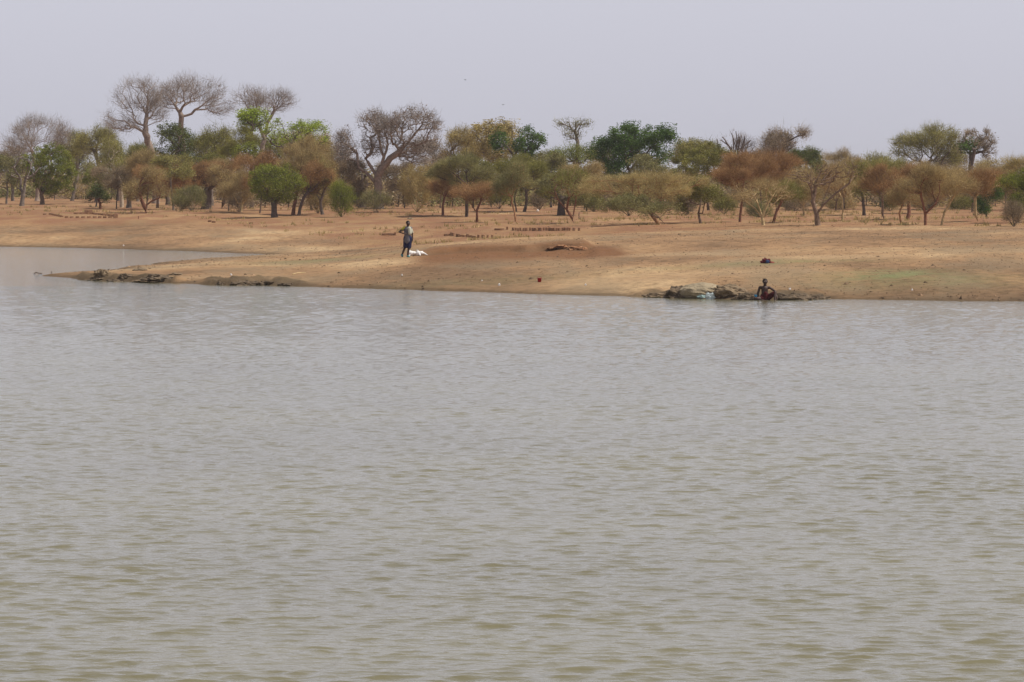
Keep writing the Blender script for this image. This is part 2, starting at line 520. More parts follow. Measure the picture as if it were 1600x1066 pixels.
def foliage(r, pos, dirs, sel, centre, p):
    """returns verts and tri/quad arrays for twigs and leaves"""
    P = pos[sel]; Dn = dirs[sel]; out = P - centre; out /= np.maximum(np.linalg.norm(out, axis=1, keepdims=True), 1e-6)
    Vs = []; gr = []; off = 0
    nt = p['nt']
    if nt:
        i = r.integers(0, len(P), nt)
        d = out[i] * p.get('outw', .5) + Dn[i] * .5 + r.normal(0, .55, (nt, 3)) + np.array([0, 0, p.get('up', .3)])
        d /= np.linalg.norm(d, axis=1, keepdims=True)
        L = p['tl'] * r.uniform(.5, 1.3, nt)
        b = P[i] + r.normal(0, p['tl'] * .35, (nt, 3))
        u, v = orth(d); a = r.uniform(0, 6.28, nt)[:, None]; s = u * np.cos(a) + v * np.sin(a)
        w = p['tw'] * r.uniform(.6, 1.4, nt)[:, None]
        T = np.stack([b - s * w / 2, b + s * w / 2, b + d * L[:, None]], 1).reshape(-1, 3)
        Vs.append(T); gr.append((np.arange(nt * 3).reshape(-1, 3), 0)); off = nt * 3
    nl = p['nl']
    if nl:
        wt_ = r.uniform(.2, 1, len(P)) ** 2; wt_ /= wt_.sum()
        i = r.choice(len(P), nl, p=wt_)
        sg = p['sg'] * r.uniform(.5, 1.4, len(P))[i][:, None]
        c = P[i] + out[i] * p['sg'] * .3 + np.clip(r.normal(0, 1, (nl, 3)), -1.6, 1.6) * sg * np.array([1, 1, .75])
        d = r.normal(0, 1, (nl, 3)); d /= np.linalg.norm(d, axis=1, keepdims=True)
        u, v = orth(d); s = p['ls'] * r.uniform(.5, 1.5, nl)[:, None]
        Q = np.stack([c - u * s * .8, c - v * s * .38, c + u * s * .8, c + v * s * .38], 1).reshape(-1, 3)
        Vs.append(Q); gr.append((off + np.arange(nl * 4).reshape(-1, 4), 1))
    return np.concatenate(Vs), gr

# kind -> default parameters; densities are per square metre of crown silhouette
KIND = {
    'bush':     dict(n=330, bf=.25, nt=200, tl=.28, tw=.012, nl=2800, sg=.22, ls=.047, th=.30, shell=.35, flat=.25, rr=.08),
    'umbrella': dict(n=330, bf=.45, nt=1100, tl=.45, tw=.013, nl=1700, sg=.24, ls=.034, th=.22, shell=.4, flat=.05, rr=.06, up=.25),
    'haze':     dict(n=300, bf=.35, nt=850, tl=.48, tw=.013, nl=1500, sg=.25, ls=.038, th=.3, shell=.35, flat=.1, rr=.055, up=.25),
    'fan':      dict(n=120, bf=.9, nt=500, tl=.6, tw=.013, nl=260, sg=.34, ls=.026, th=.1, shell=.5, flat=.0, rr=.05, up=.5),
    'sparse':   dict(n=420, bf=.3, nt=280, tl=.7, tw=.018, nl=850, sg=.33, ls=.046, th=.35, shell=.3, flat=.2, rr=.12),
    'leafy':    dict(n=170, bf=.25, nt=20, tl=.5, tw=.02, nl=1150, sg=.33, ls=.064, th=.3, shell=.5, flat=.3, rr=.13),
    'bare':     dict(n=720, bf=.38, nt=250, tl=.8, tw=.0105, nl=0, sg=.3, ls=.06, th=.45, shell=.3, flat=.0, rr=.14, up=.3),
    'dead':     dict(n=26, bf=.25, nt=0, tl=.4, tw=.02, nl=0, sg=.3, ls=.06, th=.35, shell=.3, flat=.2, rr=.12),
    'baobab':   dict(n=1200, bf=.22, nt=170, tl=.6, tw=.016, nl=190, sg=.22, ls=.06, th=.3, shell=.2, flat=.1, rr=.35),
    'shrub':    dict(n=150, bf=.8, nt=900, tl=.4, tw=.013, nl=1500, sg=.26, ls=.035, th=.03, shell=.35, flat=.6, rr=.04),
}
seedc = [100]
def tree(kind, fol, bark, base, blobs, label, D=None, group=None, limbs=None, name='tree', cat='tree', **kw):
    """base (px,py) in photo; D gives the distance if the foot is hidden; blobs: crown ellipses (x0,x1,ytop,ybottom)"""
    seedc[0] += 1
    r = np.random.default_rng(seedc[0])
    p = dict(KIND[kind]); p.update(kw)
    if D is None:
        bx, by, bz = hit(*base)
    else:
        q = at(base[0], base[1], D); bx, by = q[0], D; bz = gz(bx, by)
    bz -= .04
    O = np.array([bx, by, bz])
    tg = []; area = 0; cents = []
    nblob = len(blobs)
    sz = []
    for (x0, x1, y0, y1) in blobs:
        c = at((x0 + x1) / 2, (y0 + y1) / 2, by) - O
        rx = (x1 - x0) / 2 / F * by * 1.14; rz = (y1 - y0) / 2 / F * by * (1.14 if kind in ('umbrella', 'haze', 'bush', 'fan') else 1.04)
        if kind in ('haze', 'bush'): c[2] -= rz * .10
        if kind == 'umbrella': rx *= 1.07
        sz.append((c, rx, rx * p.get('deep', .85) if nblob == 1 else max(rx, .8 * rz), rz))
    if nblob == 1 and p.get('lobes', True) and kind in ('umbrella', 'haze', 'bush', 'sparse'):
        c, rx, ry, rz = sz[0]; sz = []
        k_ = 7 if kind == 'umbrella' else 6
        for q_ in range(k_):
            a_ = 2 * math.pi * (q_ + r.uniform(-.3, .3)) / k_; rr_ = r.uniform(.45, .72)
            if kind == 'umbrella': fz, hz_, wd = r.uniform(-.2, .6), r.uniform(.22, .38), r.uniform(.36, .56)
            elif kind == 'haze': fz, hz_, wd = r.uniform(-.45, .55), r.uniform(.35, .55), r.uniform(.36, .55)
            else: fz, hz_, wd = r.uniform(-.5, .45), r.uniform(.36, .55), r.uniform(.38, .55)
            sz.append((c + np.array([math.cos(a_) * rx * rr_, math.sin(a_) * ry * rr_, rz * fz]), rx * wd, ry * wd, rz * hz_))
        sz.append((c + np.array([r.uniform(-.2, .2) * rx, 0, rz * (.45 if kind != 'umbrella' else .5)]), rx * .5, ry * .5, rz * .52))
        if kind == 'umbrella': sz.append((c - np.array([0, 0, rz * .3]), rx * .6, ry * .6, rz * .4))
        nblob = 1
    tot = sum(s[1] * s[3] for s in sz)
    for bi_, (c, rx, ry, rz) in enumerate(sz):
        if nblob > 1: c = c + np.array([0, r.uniform(-.6, .6) * ry, 0])
        rx_, rz_ = max(rx - p['tl'] * .1, rx * .8), max(rz - p['tl'] * .1, rz * .8)
        m = max(6, int(p['n'] * rx * rz / tot)); k = 0; cc = []
        ph = r.uniform(0, 6.28, 4)
        while k < m:
            v = r.normal(0, 1, 3); v /= np.linalg.norm(v)
            if v[2] < -1 + p['flat'] * 0 - .0 and kind != 'bush': continue
            rad = r.random() ** (1 / 3 * (1 - p['shell']) + .05)
            az = math.atan2(v[1], v[0])
            lump = 1 - .16 * (1 + math.sin(3 * az + ph[0] + 2 * v[2])) * .5 - .14 * (1 + math.sin(5 * az + ph[1] - 4 * v[2])) * .5
            if kind in ('umbrella', 'haze', 'fan') and v[2] < -.15:
                # feathery underside drawn in towards the stems
                if r.random() > .75: continue
            q = np.array([v[0] * rx_, v[1] * ry, v[2] * rz_]) * rad * lump
            q = c + q
            if q[2] < .12: continue
            if kind in ('bare', 'sparse', 'leafy', 'baobab', 'umbrella', 'haze'):
                fr = 2.4 if kind in ('umbrella', 'haze') else 1.25
                gap = math.sin(fr * q[0] + ph[2]) + math.sin(fr * 1.1 * q[1] + ph[3]) + math.sin(fr * 1.5 * q[2] + ph[0])
                if gap < -.35 and r.random() < .88: continue
            cc.append(q); k += 1
        tg += cc; area += math.pi * rx * rz * (1 if len(sz) == nblob else .62); cents.append(c)
    T = np.array(tg)
    cen = T.mean(0)
    top = max(c[2] + rz for c, rx, ry, rz in sz); bot = min(c[2] - rz for c, rx, ry, rz in sz)
    chains = []
    if limbs:
        for ch in limbs:
            pts = []
            dy = 0
            for (lx, ly) in ch:
                w = at(lx, ly, by) - O
                pts.append(np.array([w[0], dy, w[2]])); dy += r.uniform(-.5, .5) * (top * .08)
            chains.append(pts)
        for ch in chains[1:]:   # start limbs on the trunk itself
            j = min((np.linalg.norm(q[[0, 2]] - ch[0][[0, 2]]), i) for i, q in enumerate(chains[0]))[1]
            ch[0][1] = chains[0][j][1]
    else:
        stems = p.get('stems', 1)
        hgt = max(.15, bot + (top - bot) * p['th'] * .6) if kind != 'shrub' else .1
        for s in range(stems):
            a = r.uniform(0, 6.28)
            lean = cen[:2] * min(1, hgt / max(cen[2], .3)) + r.normal(0, .08 * hgt, 2)
            if stems > 1: lean = lean + np.array([math.cos(a), math.sin(a) * .6]) * hgt * .45 * (1 if s else -.2)
            mid = np.array([lean[0] * .35 + r.normal(0, .05 * hgt), lean[1] * .35, hgt * .55])
            st = np.zeros(3) if s == 0 else np.array([r.uniform(-.15, .15), r.uniform(-.15, .15), 0.0])
            chains.append([mid, np.array([lean[0], lean[1], hgt])])
    pos, par = skeleton(r, chains, T, p['bf'])
    px_root = p.get('trunk')           # trunk width in photo pixels
    rroot = px_root / 2 / F * by if px_root else p['rr'] * (top / 4.0) ** .8
    Vl, Fl, rad, w, dirs = limb_mesh(pos, par, p.get('rtip', .010), rroot, p.get('expo', 1.5 if kind == 'bare' else 1.7))
    root = empty(name, (bx, by, bz))
    tag(root, label, cat, group)
    link('trunk', np_mesh('trunk', Vl, [(Fl, 0)], True), BARK[bark], root)
    if p['nt'] + p['nl'] > 0:
        sel = np.nonzero((w <= p.get('wsel', 5)) & (pos[:, 2] > bot - .1))[0]
        q = dict(p)
        sc = by / 260.0       # coarser leaves and fewer of them on far trees
        q['nt'] = int(p['nt'] * area / sc); q['nl'] = int(p['nl'] * area / sc ** 2 * 1.0)
        q['tw'] = p['tw'] * sc; q['ls'] = p['ls'] * sc
        cv, gr = foliage(r, pos, dirs, sel, cen * np.array([1, 1, .8]), q)
        tmat = FOL[p['twigcol']] if 'twigcol' in p else (BARK[bark] if kind in ('bare', 'baobab') else FOL[fol])
        link('crown', np_mesh('crown', cv, gr), [tmat, FOL[fol]], root)
    return root

GA, GG, GB, GT = 'brown thorn trees along the shore', 'green bushy trees', 'trees of the second row', 'tall trees at the back'
# --- front row, from left to right
tree('dead', 'grey', 'grey', (34, 322), [(6, 62, 236, 288), (20, 48, 270, 300)], 'small leafless grey tree with broken crooked limbs, leftmost trunk in the picture', trunk=7, n=46)
tree('bush', 'green', 'brown', (66, 320), [(38, 124, 222, 300)], 'round olive green tree just right of the leafless grey tree at the left edge', lobes=False, n=380, group=GG, trunk=7, limbs=[[(66, 320), (64, 295), (70, 275)]])
tree('sparse', 'mix', 'dark', (107, 302), [(92, 150, 228, 288)], 'yellowish thin-leaved tree with a thick dark trunk behind the round olive tree', trunk=10)
tree('bush', 'deep', 'red', (157, 326), [(136, 166, 284, 318)], 'very small dark green tree on a thin slanting trunk right above the left mud bricks', trunk=4, group=GG, n=100)
tree('bush', 'green', 'dark', (150, 318), [(130, 170, 260, 296)], 'small mid green tree directly behind the tiny dark slanting tree', D=372, group=GG, n=120)
tree('sparse', 'mix', 'pale', (190, 324), [(150, 205, 215, 292)], 'thin pale-trunked tree with sparse yellow-green leaves, left one of a pair', trunk=7, limbs=[[(190, 324), (189, 300), (186, 278), (174, 250)]])
tree('sparse', 'olive', 'grey', (201, 325), [(188, 238, 228, 296)], 'forked grey-trunked sparse tree, right one of a pair with pale trunks', trunk=8, limbs=[[(201, 325), (202, 308), (197, 285), (190, 262)], [(202, 308), (214, 285), (218, 262)]])
tree('haze', 'tan', 'red', (229, 333), [(196, 262, 262, 314)], 'thorn tree with a short red-brown trunk leaning hard to the left', group=GA, trunk=7, limbs=[[(229, 333), (222, 315), (217, 300)]])
tree('haze', 'tan', 'brown', (246, 325), [(222, 272, 268, 308)], 'thin brown thorn tree between the leaning red trunk and the orange forked tree', group=GA, trunk=4)
tree('umbrella', 'rust', 'orange', (289, 327), [(216, 334, 252, 306)], 'wide flat-topped rusty thorn tree with an orange forked trunk', group=GA, trunk=9,
     limbs=[[(289, 327), (281, 308), (272, 298), (262, 282)], [(281, 308), (292, 298), (294, 280)], [(289, 300), (308, 288), (322, 276)]])
tree('shrub', 'sage', 'pale', (300, 329), [(272, 322, 290, 328)], 'grey-green scrubby bush with pale stems under the orange forked tree', name='bush', cat='bush')
tree('umbrella', 'rust', 'dark', (322, 327), [(300, 362, 255, 300)], 'rusty crown on a short very fat dark trunk right of the orange forked tree', group=GA, trunk=15)
tree('umbrella', 'tan', 'brown', (346, 326), [(326, 392, 250, 306)], 'tan-brown thorn tree on a straight dark trunk left of the round green tree', group=GA, trunk=6)
tree('haze', 'tan', 'yellow', (376, 331), [(352, 402, 262, 312)], 'slim thorn tree with pale crossing stems close to the round green tree', group=GA, trunk=4, stems=3)
tree('bush', 'green', 'dark', (429, 340), [(386, 474, 252, 314)], 'dense round green tree on a thick dark trunk standing alone in front', group=GG, trunk=10, n=420, lobes=False,
     limbs=[[(429, 340), (428, 320), (420, 305), (408, 296)], [(429, 322), (440, 304), (452, 296)], [(429, 322), (430, 300)]])
tree('haze', 'tan', 'red', (458, 336), [(440, 498, 228, 308)], 'tall brown thorn tree just right of the round green tree', group=GA, trunk=6)
tree('haze', 'rust', 'dark', (467, 337), [(462, 522, 250, 306)], 'brown thorn tree with a straight dark trunk left of the low green shrub', group=GA, trunk=5)
tree('shrub', 'green', 'dark', (533, 339), [(514, 553, 284, 338)], 'low green shrub leafy down to the ground left of the giant baobab', name='shrub', cat='shrub')
tree('baobab', 'grey', 'ash', (592, 326), [(552, 612, 168, 216), (600, 692, 164, 240), (580, 640, 180, 235), (516, 560, 212, 262), (560, 606, 205, 250), (612, 690, 215, 268), (524, 552, 196, 232)],
     'huge half-bare baobab with thick spreading limbs in the middle of the tree line', trunk=15, group=GT, twigcol='grey', expo=1.8, rtip=.012,
     limbs=[[(592, 326), (590, 300), (590, 275), (597, 262)], [(594, 268), (600, 245), (594, 226), (590, 200)], [(597, 262), (618, 242), (642, 218), (660, 195)],
            [(590, 290), (572, 270), (560, 262), (558, 240), (545, 228), (516, 212)], [(592, 280), (580, 262), (566, 240)], [(600, 245), (606, 225), (600, 200)]])
tree('shrub', 'sage', 'grey', (590, 332), [(562, 612, 296, 332)], 'low greyish scrub at the foot of the giant baobab', name='bush', cat='bush', nt=700, nl=400)
tree('shrub', 'straw', 'yellow', (652, 331), [(622, 686, 256, 326)], 'straw-coloured feathery leafless bush right of the giant baobab', name='bush', cat='bush', nt=1200, nl=500)
tree('haze', 'rust', 'red', (692, 337), [(670, 716, 272, 312)], 'small red-stemmed Y-shaped thorn tree right of the straw-coloured bush', group=GA, trunk=4)
tree('umbrella', 'sage', 'dark', (729, 339), [(678, 778, 240, 304)], 'grey-green umbrella-shaped tree on a straight dark trunk', group=GA, trunk=6, limbs=[[(729, 339), (730, 310), (731, 285)]])
tree('umbrella', 'rust', 'red', (745, 347), [(706, 782, 290, 320)], 'low rust-coloured flat-topped thorn tree nearest the water, under the grey-green umbrella tree', group=GA, trunk=4, n=110, stems=2)
tree('haze', 'sage', 'orange', (806, 346), [(774, 832, 248, 306)], 'slender wavy-stemmed tree with a grey-brown crown above the long brick row', group=GA, trunk=3, limbs=[[(806, 346), (803, 328), (800, 308), (808, 285)]])
tree('haze', 'olive', 'dark', (819, 331), [(796, 862, 252, 304)], 'olive-brown tree on a dark curved trunk behind the wavy-stemmed tree', group=GA, trunk=5)
tree('bush', 'sage', 'dark', (877, 336), [(842, 920, 266, 322)], 'grey-olive bushy tree on a wide dark hollow trunk', group=GG, trunk=12)
tree('haze', 'olive', 'red', (897, 349), [(850, 930, 262, 318)], 'V-shaped thorn tree with reddish leaning stems above the right end of the long brick row', group=GA, trunk=5,
     limbs=[[(897, 349), (891, 336), (872, 312), (866, 296)], [(895, 342), (899, 318), (901, 298)]], nt=420, nl=500)
tree('umbrella', 'straw', 'orange', (1030, 351), [(926, 1096, 274, 324)], 'broad straw-yellow umbrella thorn tree on a slanting orange trunk', group=GA, trunk=6, n=380,
     limbs=[[(1030, 351), (1018, 336), (1008, 322), (1000, 306)]])
tree('bush', 'sage', 'brown', (1040, 344), [(940, 1060, 300, 334)], 'low grey-green thicket hidden beneath the broad straw-yellow umbrella tree', name='bush', cat='bush', D=262, n=200, stems=4)
tree('bush', 'olive', 'brown', (1095, 349), [(1062, 1130, 274, 328)], 'olive green tree on two thin trunks right of the broad straw-yellow tree', group=GG, trunk=4, stems=2)
tree('umbrella', 'rust', 'red', (1156, 347), [(1120, 1205, 244, 304)], 'rust-brown thorn tree on a thin red trunk behind the pale fanning stems', group=GA, trunk=4)
tree('haze', 'tan', 'yellow', (1193, 352), [(1142, 1236, 280, 320)], 'low thorn tree whose pale stems fan out from the ground', group=GA, trunk=5, rtip=.014, nt=330, nl=420,
     limbs=[[(1193, 352), (1191, 340), (1180, 326), (1164, 314), (1148, 306)], [(1191, 338), (1184, 318), (1172, 296)], [(1192, 340), (1200, 318), (1196, 290)], [(1192, 342), (1212, 316), (1226, 294), (1240, 272)], [(1184, 330), (1168, 308), (1150, 290)]])
tree('haze', 'olive', 'red', (1208, 348), [(1196, 1252, 284, 322)], 'small red-trunked thorn tree touching the pale fanning one on its right', group=GA, trunk=4)
tree('haze', 'tan', 'brown', (1278, 352), [(1236, 1345, 250, 296)], 'open thorn tree with thick dark limbs spreading in a wide V', group=GA, trunk=8, nt=170, nl=170, rtip=.014,
     limbs=[[(1278, 352), (1276, 335), (1270, 315), (1268, 296), (1266, 276)], [(1276, 335), (1288, 318), (1300, 308), (1328, 286)], [(1282, 326), (1292, 300), (1300, 280)], [(1270, 315), (1274, 290), (1282, 270)]])
tree('haze', 'tan', 'yellow', (1256, 338), [(1228, 1282, 258, 316)], 'thin pale-stemmed sapling tree just left of the open dark-limbed one', group=GA, trunk=3)
tree('haze', 'tan', 'yellow', (1316, 345), [(1298, 1340, 262, 316)], 'pale thin sapling tree right of the open dark-limbed one', group=GA, trunk=3, nt=260, nl=140, stems=2)
tree('haze', 'olive', 'dark', (1350, 337), [(1322, 1388, 252, 310)], 'brownish olive tree on a dark upright trunk left of a pale mud wall', group=GA, trunk=5)
tree('umbrella', 'rust', 'brown', (1383, 346), [(1352, 1412, 262, 316)], 'rusty thorn tree with two thin stems right of a pale mud wall', group=GA, trunk=4, stems=2)
tree('umbrella', 'rust', 'red', (1418, 343), [(1392, 1446, 262, 312)], 'rust-red thorn tree with a bulging red trunk', group=GA, trunk=6)
tree('haze', 'tan', 'orange', (1408, 351), [(1388, 1440, 280, 322)], 'small leaning orange-stemmed thorn tree in front of the bulging red trunk', group=GA, trunk=3)
tree('umbrella', 'tan', 'red', (1446, 352), [(1416, 1478, 262, 316)], 'thorn tree whose red-brown stem turns sharply sideways at head height', group=GA, trunk=5, limbs=[[(1446, 352), (1446, 334), (1452, 328), (1462, 318), (1468, 300)]])
tree('haze', 'tan', 'yellow', (1471, 352), [(1456, 1514, 264, 314)], 'slender thorn tree with a yellowish stem slanting to the right', group=GA, trunk=4, limbs=[[(1471, 352), (1476, 332), (1486, 314)]])
tree('umbrella', 'rust', 'yellow', (1528, 346), [(1488, 1566, 266, 312)], 'brown flat-topped thorn tree on a bright yellowish trunk', group=GA, trunk=5, limbs=[[(1528, 346), (1524, 326), (1524, 308), (1530, 294)]])
tree('bush', 'dark', 'dark', (1541, 339), [(1524, 1562, 284, 334)], 'dark green bush behind the bright yellowish trunk', name='bush', cat='bush')
tree('shrub', 'mauve', 'dark', (1584, 354), [(1566, 1602, 314, 352)], 'dark brown scrubby bush at the right edge nearest the water', name='bush', cat='bush')
tree('bush', 'green', 'dark', (1590, 348), [(1564, 1640, 262, 330)], 'green bushy tree cut off by the right edge of the picture', group=GG)

# --- second row, feet hidden by the first
def second(kind, fol, bark, x0, x1, y0, y1, D, label, group=GB, **kw):
    b = ((x0 + x1) / 2 + kw.pop('dx', 0), 300)
    return tree(kind, fol, bark, b, kw.pop('blobs', [(x0, x1, y0, y1)]), label, D=D, group=group, **kw)
second('bush', 'sage', 'grey', -20, 40, 240, 292, 400, 'grey-green bush behind the leafless tree at the left edge')
second('bush', 'mix', 'grey', 240, 302, 240, 282, 340, 'yellow-green soft crown above the orange forked tree')
second('haze', 'tan', 'brown', 196, 262, 232, 300, 350, 'brown hazy tree left of the yellow-green soft crown')
second('haze', 'rust', 'brown', 372, 440, 236, 300, 320, 'rust-brown hazy tree rising behind the round green tree')
second('umbrella', 'tan', 'brown', 452, 520, 218, 290, 330, 'tall tan feathery tree right of and above the round green tree')
second('sparse', 'mix', 'grey', 478, 530, 250, 310, 315, 'thin yellowish tree left of the low green shrub')
second('haze', 'mauve', 'dark', 500, 572, 246, 312, 345, 'mauve-brown bush seen left of the baobab trunk')
second('haze', 'mauve', 'dark', 596, 668, 250, 308, 350, 'purple-brown bush seen right of the baobab trunk')
second('dead', 'mauve', 'dark', 556, 578, 268, 300, 355, 'dark stump-like trunk just left of the baobab trunk', trunk=11, n=14)
second('haze', 'olive', 'dark', 772, 842, 240, 300, 320, 'olive hazy crown behind the wavy-stemmed tree')
second('bush', 'sage', 'grey', 826, 896, 238, 296, 345, 'sage green crown below the small tall tree against the sky')
second('haze', 'tan', 'brown', 884, 950, 252, 312, 320, 'tan hazy tree left of the dark green tree')
second('bush', 'sage', 'brown', 960, 1060, 240, 296, 330, 'sage green bushes in front of the big dark green tree', n=260)
second('bush', 'olive', 'brown', 1052, 1162, 222, 296, 322, 'large olive green crown below the dead forked treetop', n=360)
second('umbrella', 'rust', 'brown', 1128, 1254, 238, 300, 300, 'largest rust-red flat crown, right of the large olive green crown', n=300)
second('bush', 'deep', 'brown', 1228, 1292, 228, 284, 350, 'dark olive crown right of the grey-brown dense crown')
second('umbrella', 'tan', 'brown', 1286, 1352, 238, 292, 330, 'tan domed crown rising right of the open dark-limbed tree')
second('haze', 'mix', 'brown', 1340, 1420, 248, 298, 330, 'yellow-brown crown left of the thin-leaved treetop on the right')
second('umbrella', 'tan', 'brown', 1400, 1492, 254, 304, 300, 'long tan-brown crown under the thin-leaved treetop on the right', n=240)
second('umbrella', 'tan', 'brown', 1470, 1568, 258, 300, 310, 'long tan crown under the gnarled treetop on the right', n=240)
second('haze', 'amber', 'brown', 1562, 1640, 244, 300, 330, 'amber feathery crown at the right edge above the green bushy tree')

for args in [
    ('haze', 'mauve', 'dark', 150, 214, 258, 306, 352, 'mauve twiggy undergrowth behind the two pale-trunked trees'),
    ('bush', 'olive', 'dark', 296, 352, 236, 290, 350, 'olive thicket filling the gap right of the orange forked tree'),
    ('haze', 'tan', 'brown', 330, 384, 262, 314, 330, 'tan undergrowth left of the round green tree'),
    ('haze', 'tan', 'brown', 476, 524, 268, 320, 330, 'pale tan undergrowth between the round green tree and the green shrub'),
    ('haze', 'tan', 'brown', 660, 716, 250, 304, 345, 'tan twiggy crown behind the small red-stemmed thorn tree'),
    ('bush', 'olive', 'dark', 706, 772, 246, 300, 350, 'olive thicket directly behind the grey-green umbrella tree'),
    ('haze', 'mauve', 'dark', 736, 800, 272, 314, 350, 'dim mauve undergrowth under the olive hazy crown'),
    ('haze', 'mauve', 'dark', 880, 946, 268, 318, 330, 'mauve undergrowth left of the broad straw-yellow tree'),
    ('bush', 'sage', 'dark', 1046, 1104, 280, 330, 310, 'sage thicket between the straw-yellow tree and the thin red trunk'),
    ('haze', 'mauve', 'dark', 1120, 1186, 290, 330, 345, 'dark mauve brush behind the pale fanning stems'),
    ('haze', 'tan', 'brown', 1196, 1262, 262, 318, 330, 'tan brush filling the gap left of the open dark-limbed tree'),
    ('umbrella', 'rust', 'brown', 1262, 1350, 262, 314, 322, 'rust-brown crown seen through the limbs of the open thorn tree'),
    ('haze', 'olive', 'dark', 1352, 1400, 250, 300, 340, 'olive brush above the pale mud wall'),
    ('haze', 'rust', 'dark', 1424, 1482, 270, 318, 330, 'rusty brush behind the sideways-turning red stem'),
    ('haze', 'mauve', 'dark', 1476, 1530, 276, 322, 335, 'mauve brush left of the dark green bush'),
    ('haze', 'tan', 'brown', 1540, 1600, 268, 320, 330, 'tan brush between the dark green bush and the right edge')]:
    second(*args)

for args in [
    ('sage', 268, 298, 306, 326, 330, 'low sage scrub on the ground left of the very fat dark trunk'),
    ('mauve', 352, 396, 300, 328, 325, 'low mauve scrub on the ground under the pale crossing stems'),
    ('tan', 480, 514, 300, 330, 318, 'low tan scrub on the ground left of the green shrub'),
    ('mauve', 548, 572, 296, 322, 345, 'dark low scrub at the foot of the stump-like trunk'),
    ('olive', 760, 800, 292, 322, 340, 'low olive scrub left of the wavy-stemmed tree'),
    ('mauve', 828, 858, 300, 326, 335, 'low mauve scrub left of the wide hollow trunk'),
    ('olive', 912, 944, 304, 330, 318, 'low olive scrub under the left edge of the broad straw-yellow crown'),
    ('sage', 960, 1004, 308, 334, 300, 'low sage scrub beneath the left half of the broad straw-yellow crown'),
    ('mauve', 1056, 1086, 310, 336, 300, 'low mauve scrub between the slanting orange trunk and two thin trunks'),
    ('olive', 1112, 1150, 308, 334, 310, 'low olive scrub left of the thin red trunk'),
    ('sage', 1166, 1206, 316, 342, 285, 'low grey-green scrub behind the base of the pale fanning stems'),
    ('mauve', 1222, 1262, 308, 332, 320, 'low mauve scrub left of the open dark-limbed tree'),
    ('tan', 1290, 1336, 306, 330, 335, 'low tan scrub right of the open dark-limbed tree'),
    ('deep', 1376, 1404, 300, 330, 325, 'low dark scrub between the two thin stems and the bulging red trunk'),
    ('mauve', 1426, 1462, 304, 330, 330, 'low mauve scrub behind the sideways-turning red stem'),
    ('olive', 1484, 1520, 306, 332, 330, 'low olive scrub left of the bright yellowish trunk')]:
    tree('shrub', args[0], 'dark', ((args[1] + args[2]) / 2, 320), [args[1:5]], args[6], D=args[5], group='low scrub between the trunks', name='bush', cat='bush')

# --- tall trees at the back
def tall(kind, fol, bark, bx, blobs, D, label, group=GT, **kw):
    return tree(kind, fol, bark, (bx, 300), blobs, label, D=D, group=group, **kw)
tall('bare', 'grey', 'ash', 58, [(8, 106, 180, 228), (0, 60, 200, 250), (70, 116, 196, 246)], 430, 'broad bare pinkish tree above the round olive tree on the left', twigcol='grey', trunk=7)
tall('sparse', 'mix', 'grey', 150, [(118, 182, 192, 262)], 420, 'thin yellow-green tree between the bare pinkish tree and the tallest trees')
tall('bare', 'grey', 'ash', 243, [(174, 258, 120, 180), (162, 222, 168, 210), (230, 264, 145, 195)], 400, 'tall bare tree with a crooked trunk, leftmost of the two tallest', twigcol='grey', trunk=11, n=700,
     limbs=[[(243, 300), (238, 240), (228, 208), (230, 180), (231, 150)], [(229, 198), (210, 192), (190, 178)], [(230, 175), (245, 155)], [(232, 215), (222, 200)]])
tall('bare', 'grey', 'ash', 288, [(244, 350, 112, 165), (236, 275, 130, 175), (312, 370, 142, 184)], 410, 'tall bare umbrella-topped tree, right one of the two tallest', twigcol='grey', trunk=9, n=700,
     limbs=[[(288, 300), (286, 240), (283, 205), (284, 182), (274, 164), (262, 148)], [(284, 182), (300, 178), (318, 164), (334, 150)], [(276, 166), (300, 150), (304, 132)]])
tall('bare', 'grey', 'ash', 405, [(352, 420, 134, 168), (404, 462, 140, 178), (380, 440, 150, 184)], 420, 'bare spreading treetop rising behind the bright lime green tree', twigcol='grey', trunk=8, n=520,
     limbs=[[(405, 300), (408, 240), (418, 190), (428, 172), (446, 160)], [(412, 215), (396, 180), (378, 155)]])
tall('leafy', 'deep', 'dark', 262, [(240, 300, 192, 262)], 390, 'dark green tree between the trunks of the two tallest bare trees')
tall('sparse', 'olive', 'grey', 330, [(300, 360, 192, 272)], 380, 'olive half-leafed tree right of the tallest bare trees')
tall('leafy', 'lime', 'dark', 395, [(370, 420, 168, 202), (372, 400, 172, 212)], 395, 'bright lime green treetop below the bare spreading treetop')
tall('haze', 'olive', 'dark', 372, [(346, 402, 198, 250)], 370, 'olive brown domed crown left of and below the lime green treetop')
tall('leafy', 'green', 'dark', 392, [(366, 408, 222, 262)], 350, 'mid green foliage under the lime green treetop', n=90)
tall('leafy', 'lime', 'grey', 450, [(410, 450, 184, 226), (446, 512, 184, 214), (470, 514, 190, 232), (420, 480, 205, 245)], 400, 'thinly leafed lime green tree left of the giant baobab', nl=420)
tall('sparse', 'amber', 'grey', 480, [(440, 516, 200, 262)], 410, 'yellow-brown sparse tree behind the thinly leafed lime green one')
tall('sparse', 'mauve', 'dark', 540, [(512, 566, 232, 282)], 420, 'small mauve tree behind the long left limb of the baobab')
tall('sparse', 'amber', 'grey', 720, [(694, 750, 196, 262)], 400, 'pale brown sparse tree right of the giant baobab')
tall('leafy', 'amber', 'grey', 778, [(738, 812, 182, 236), (750, 810, 200, 262)], 395, 'golden-brown leafy tree right of centre')
tall('leafy', 'dark', 'dark', 825, [(802, 844, 196, 254), (822, 850, 204, 240), (768, 794, 206, 240)], 385, 'dark green upright tree squeezed beside the golden-brown one')
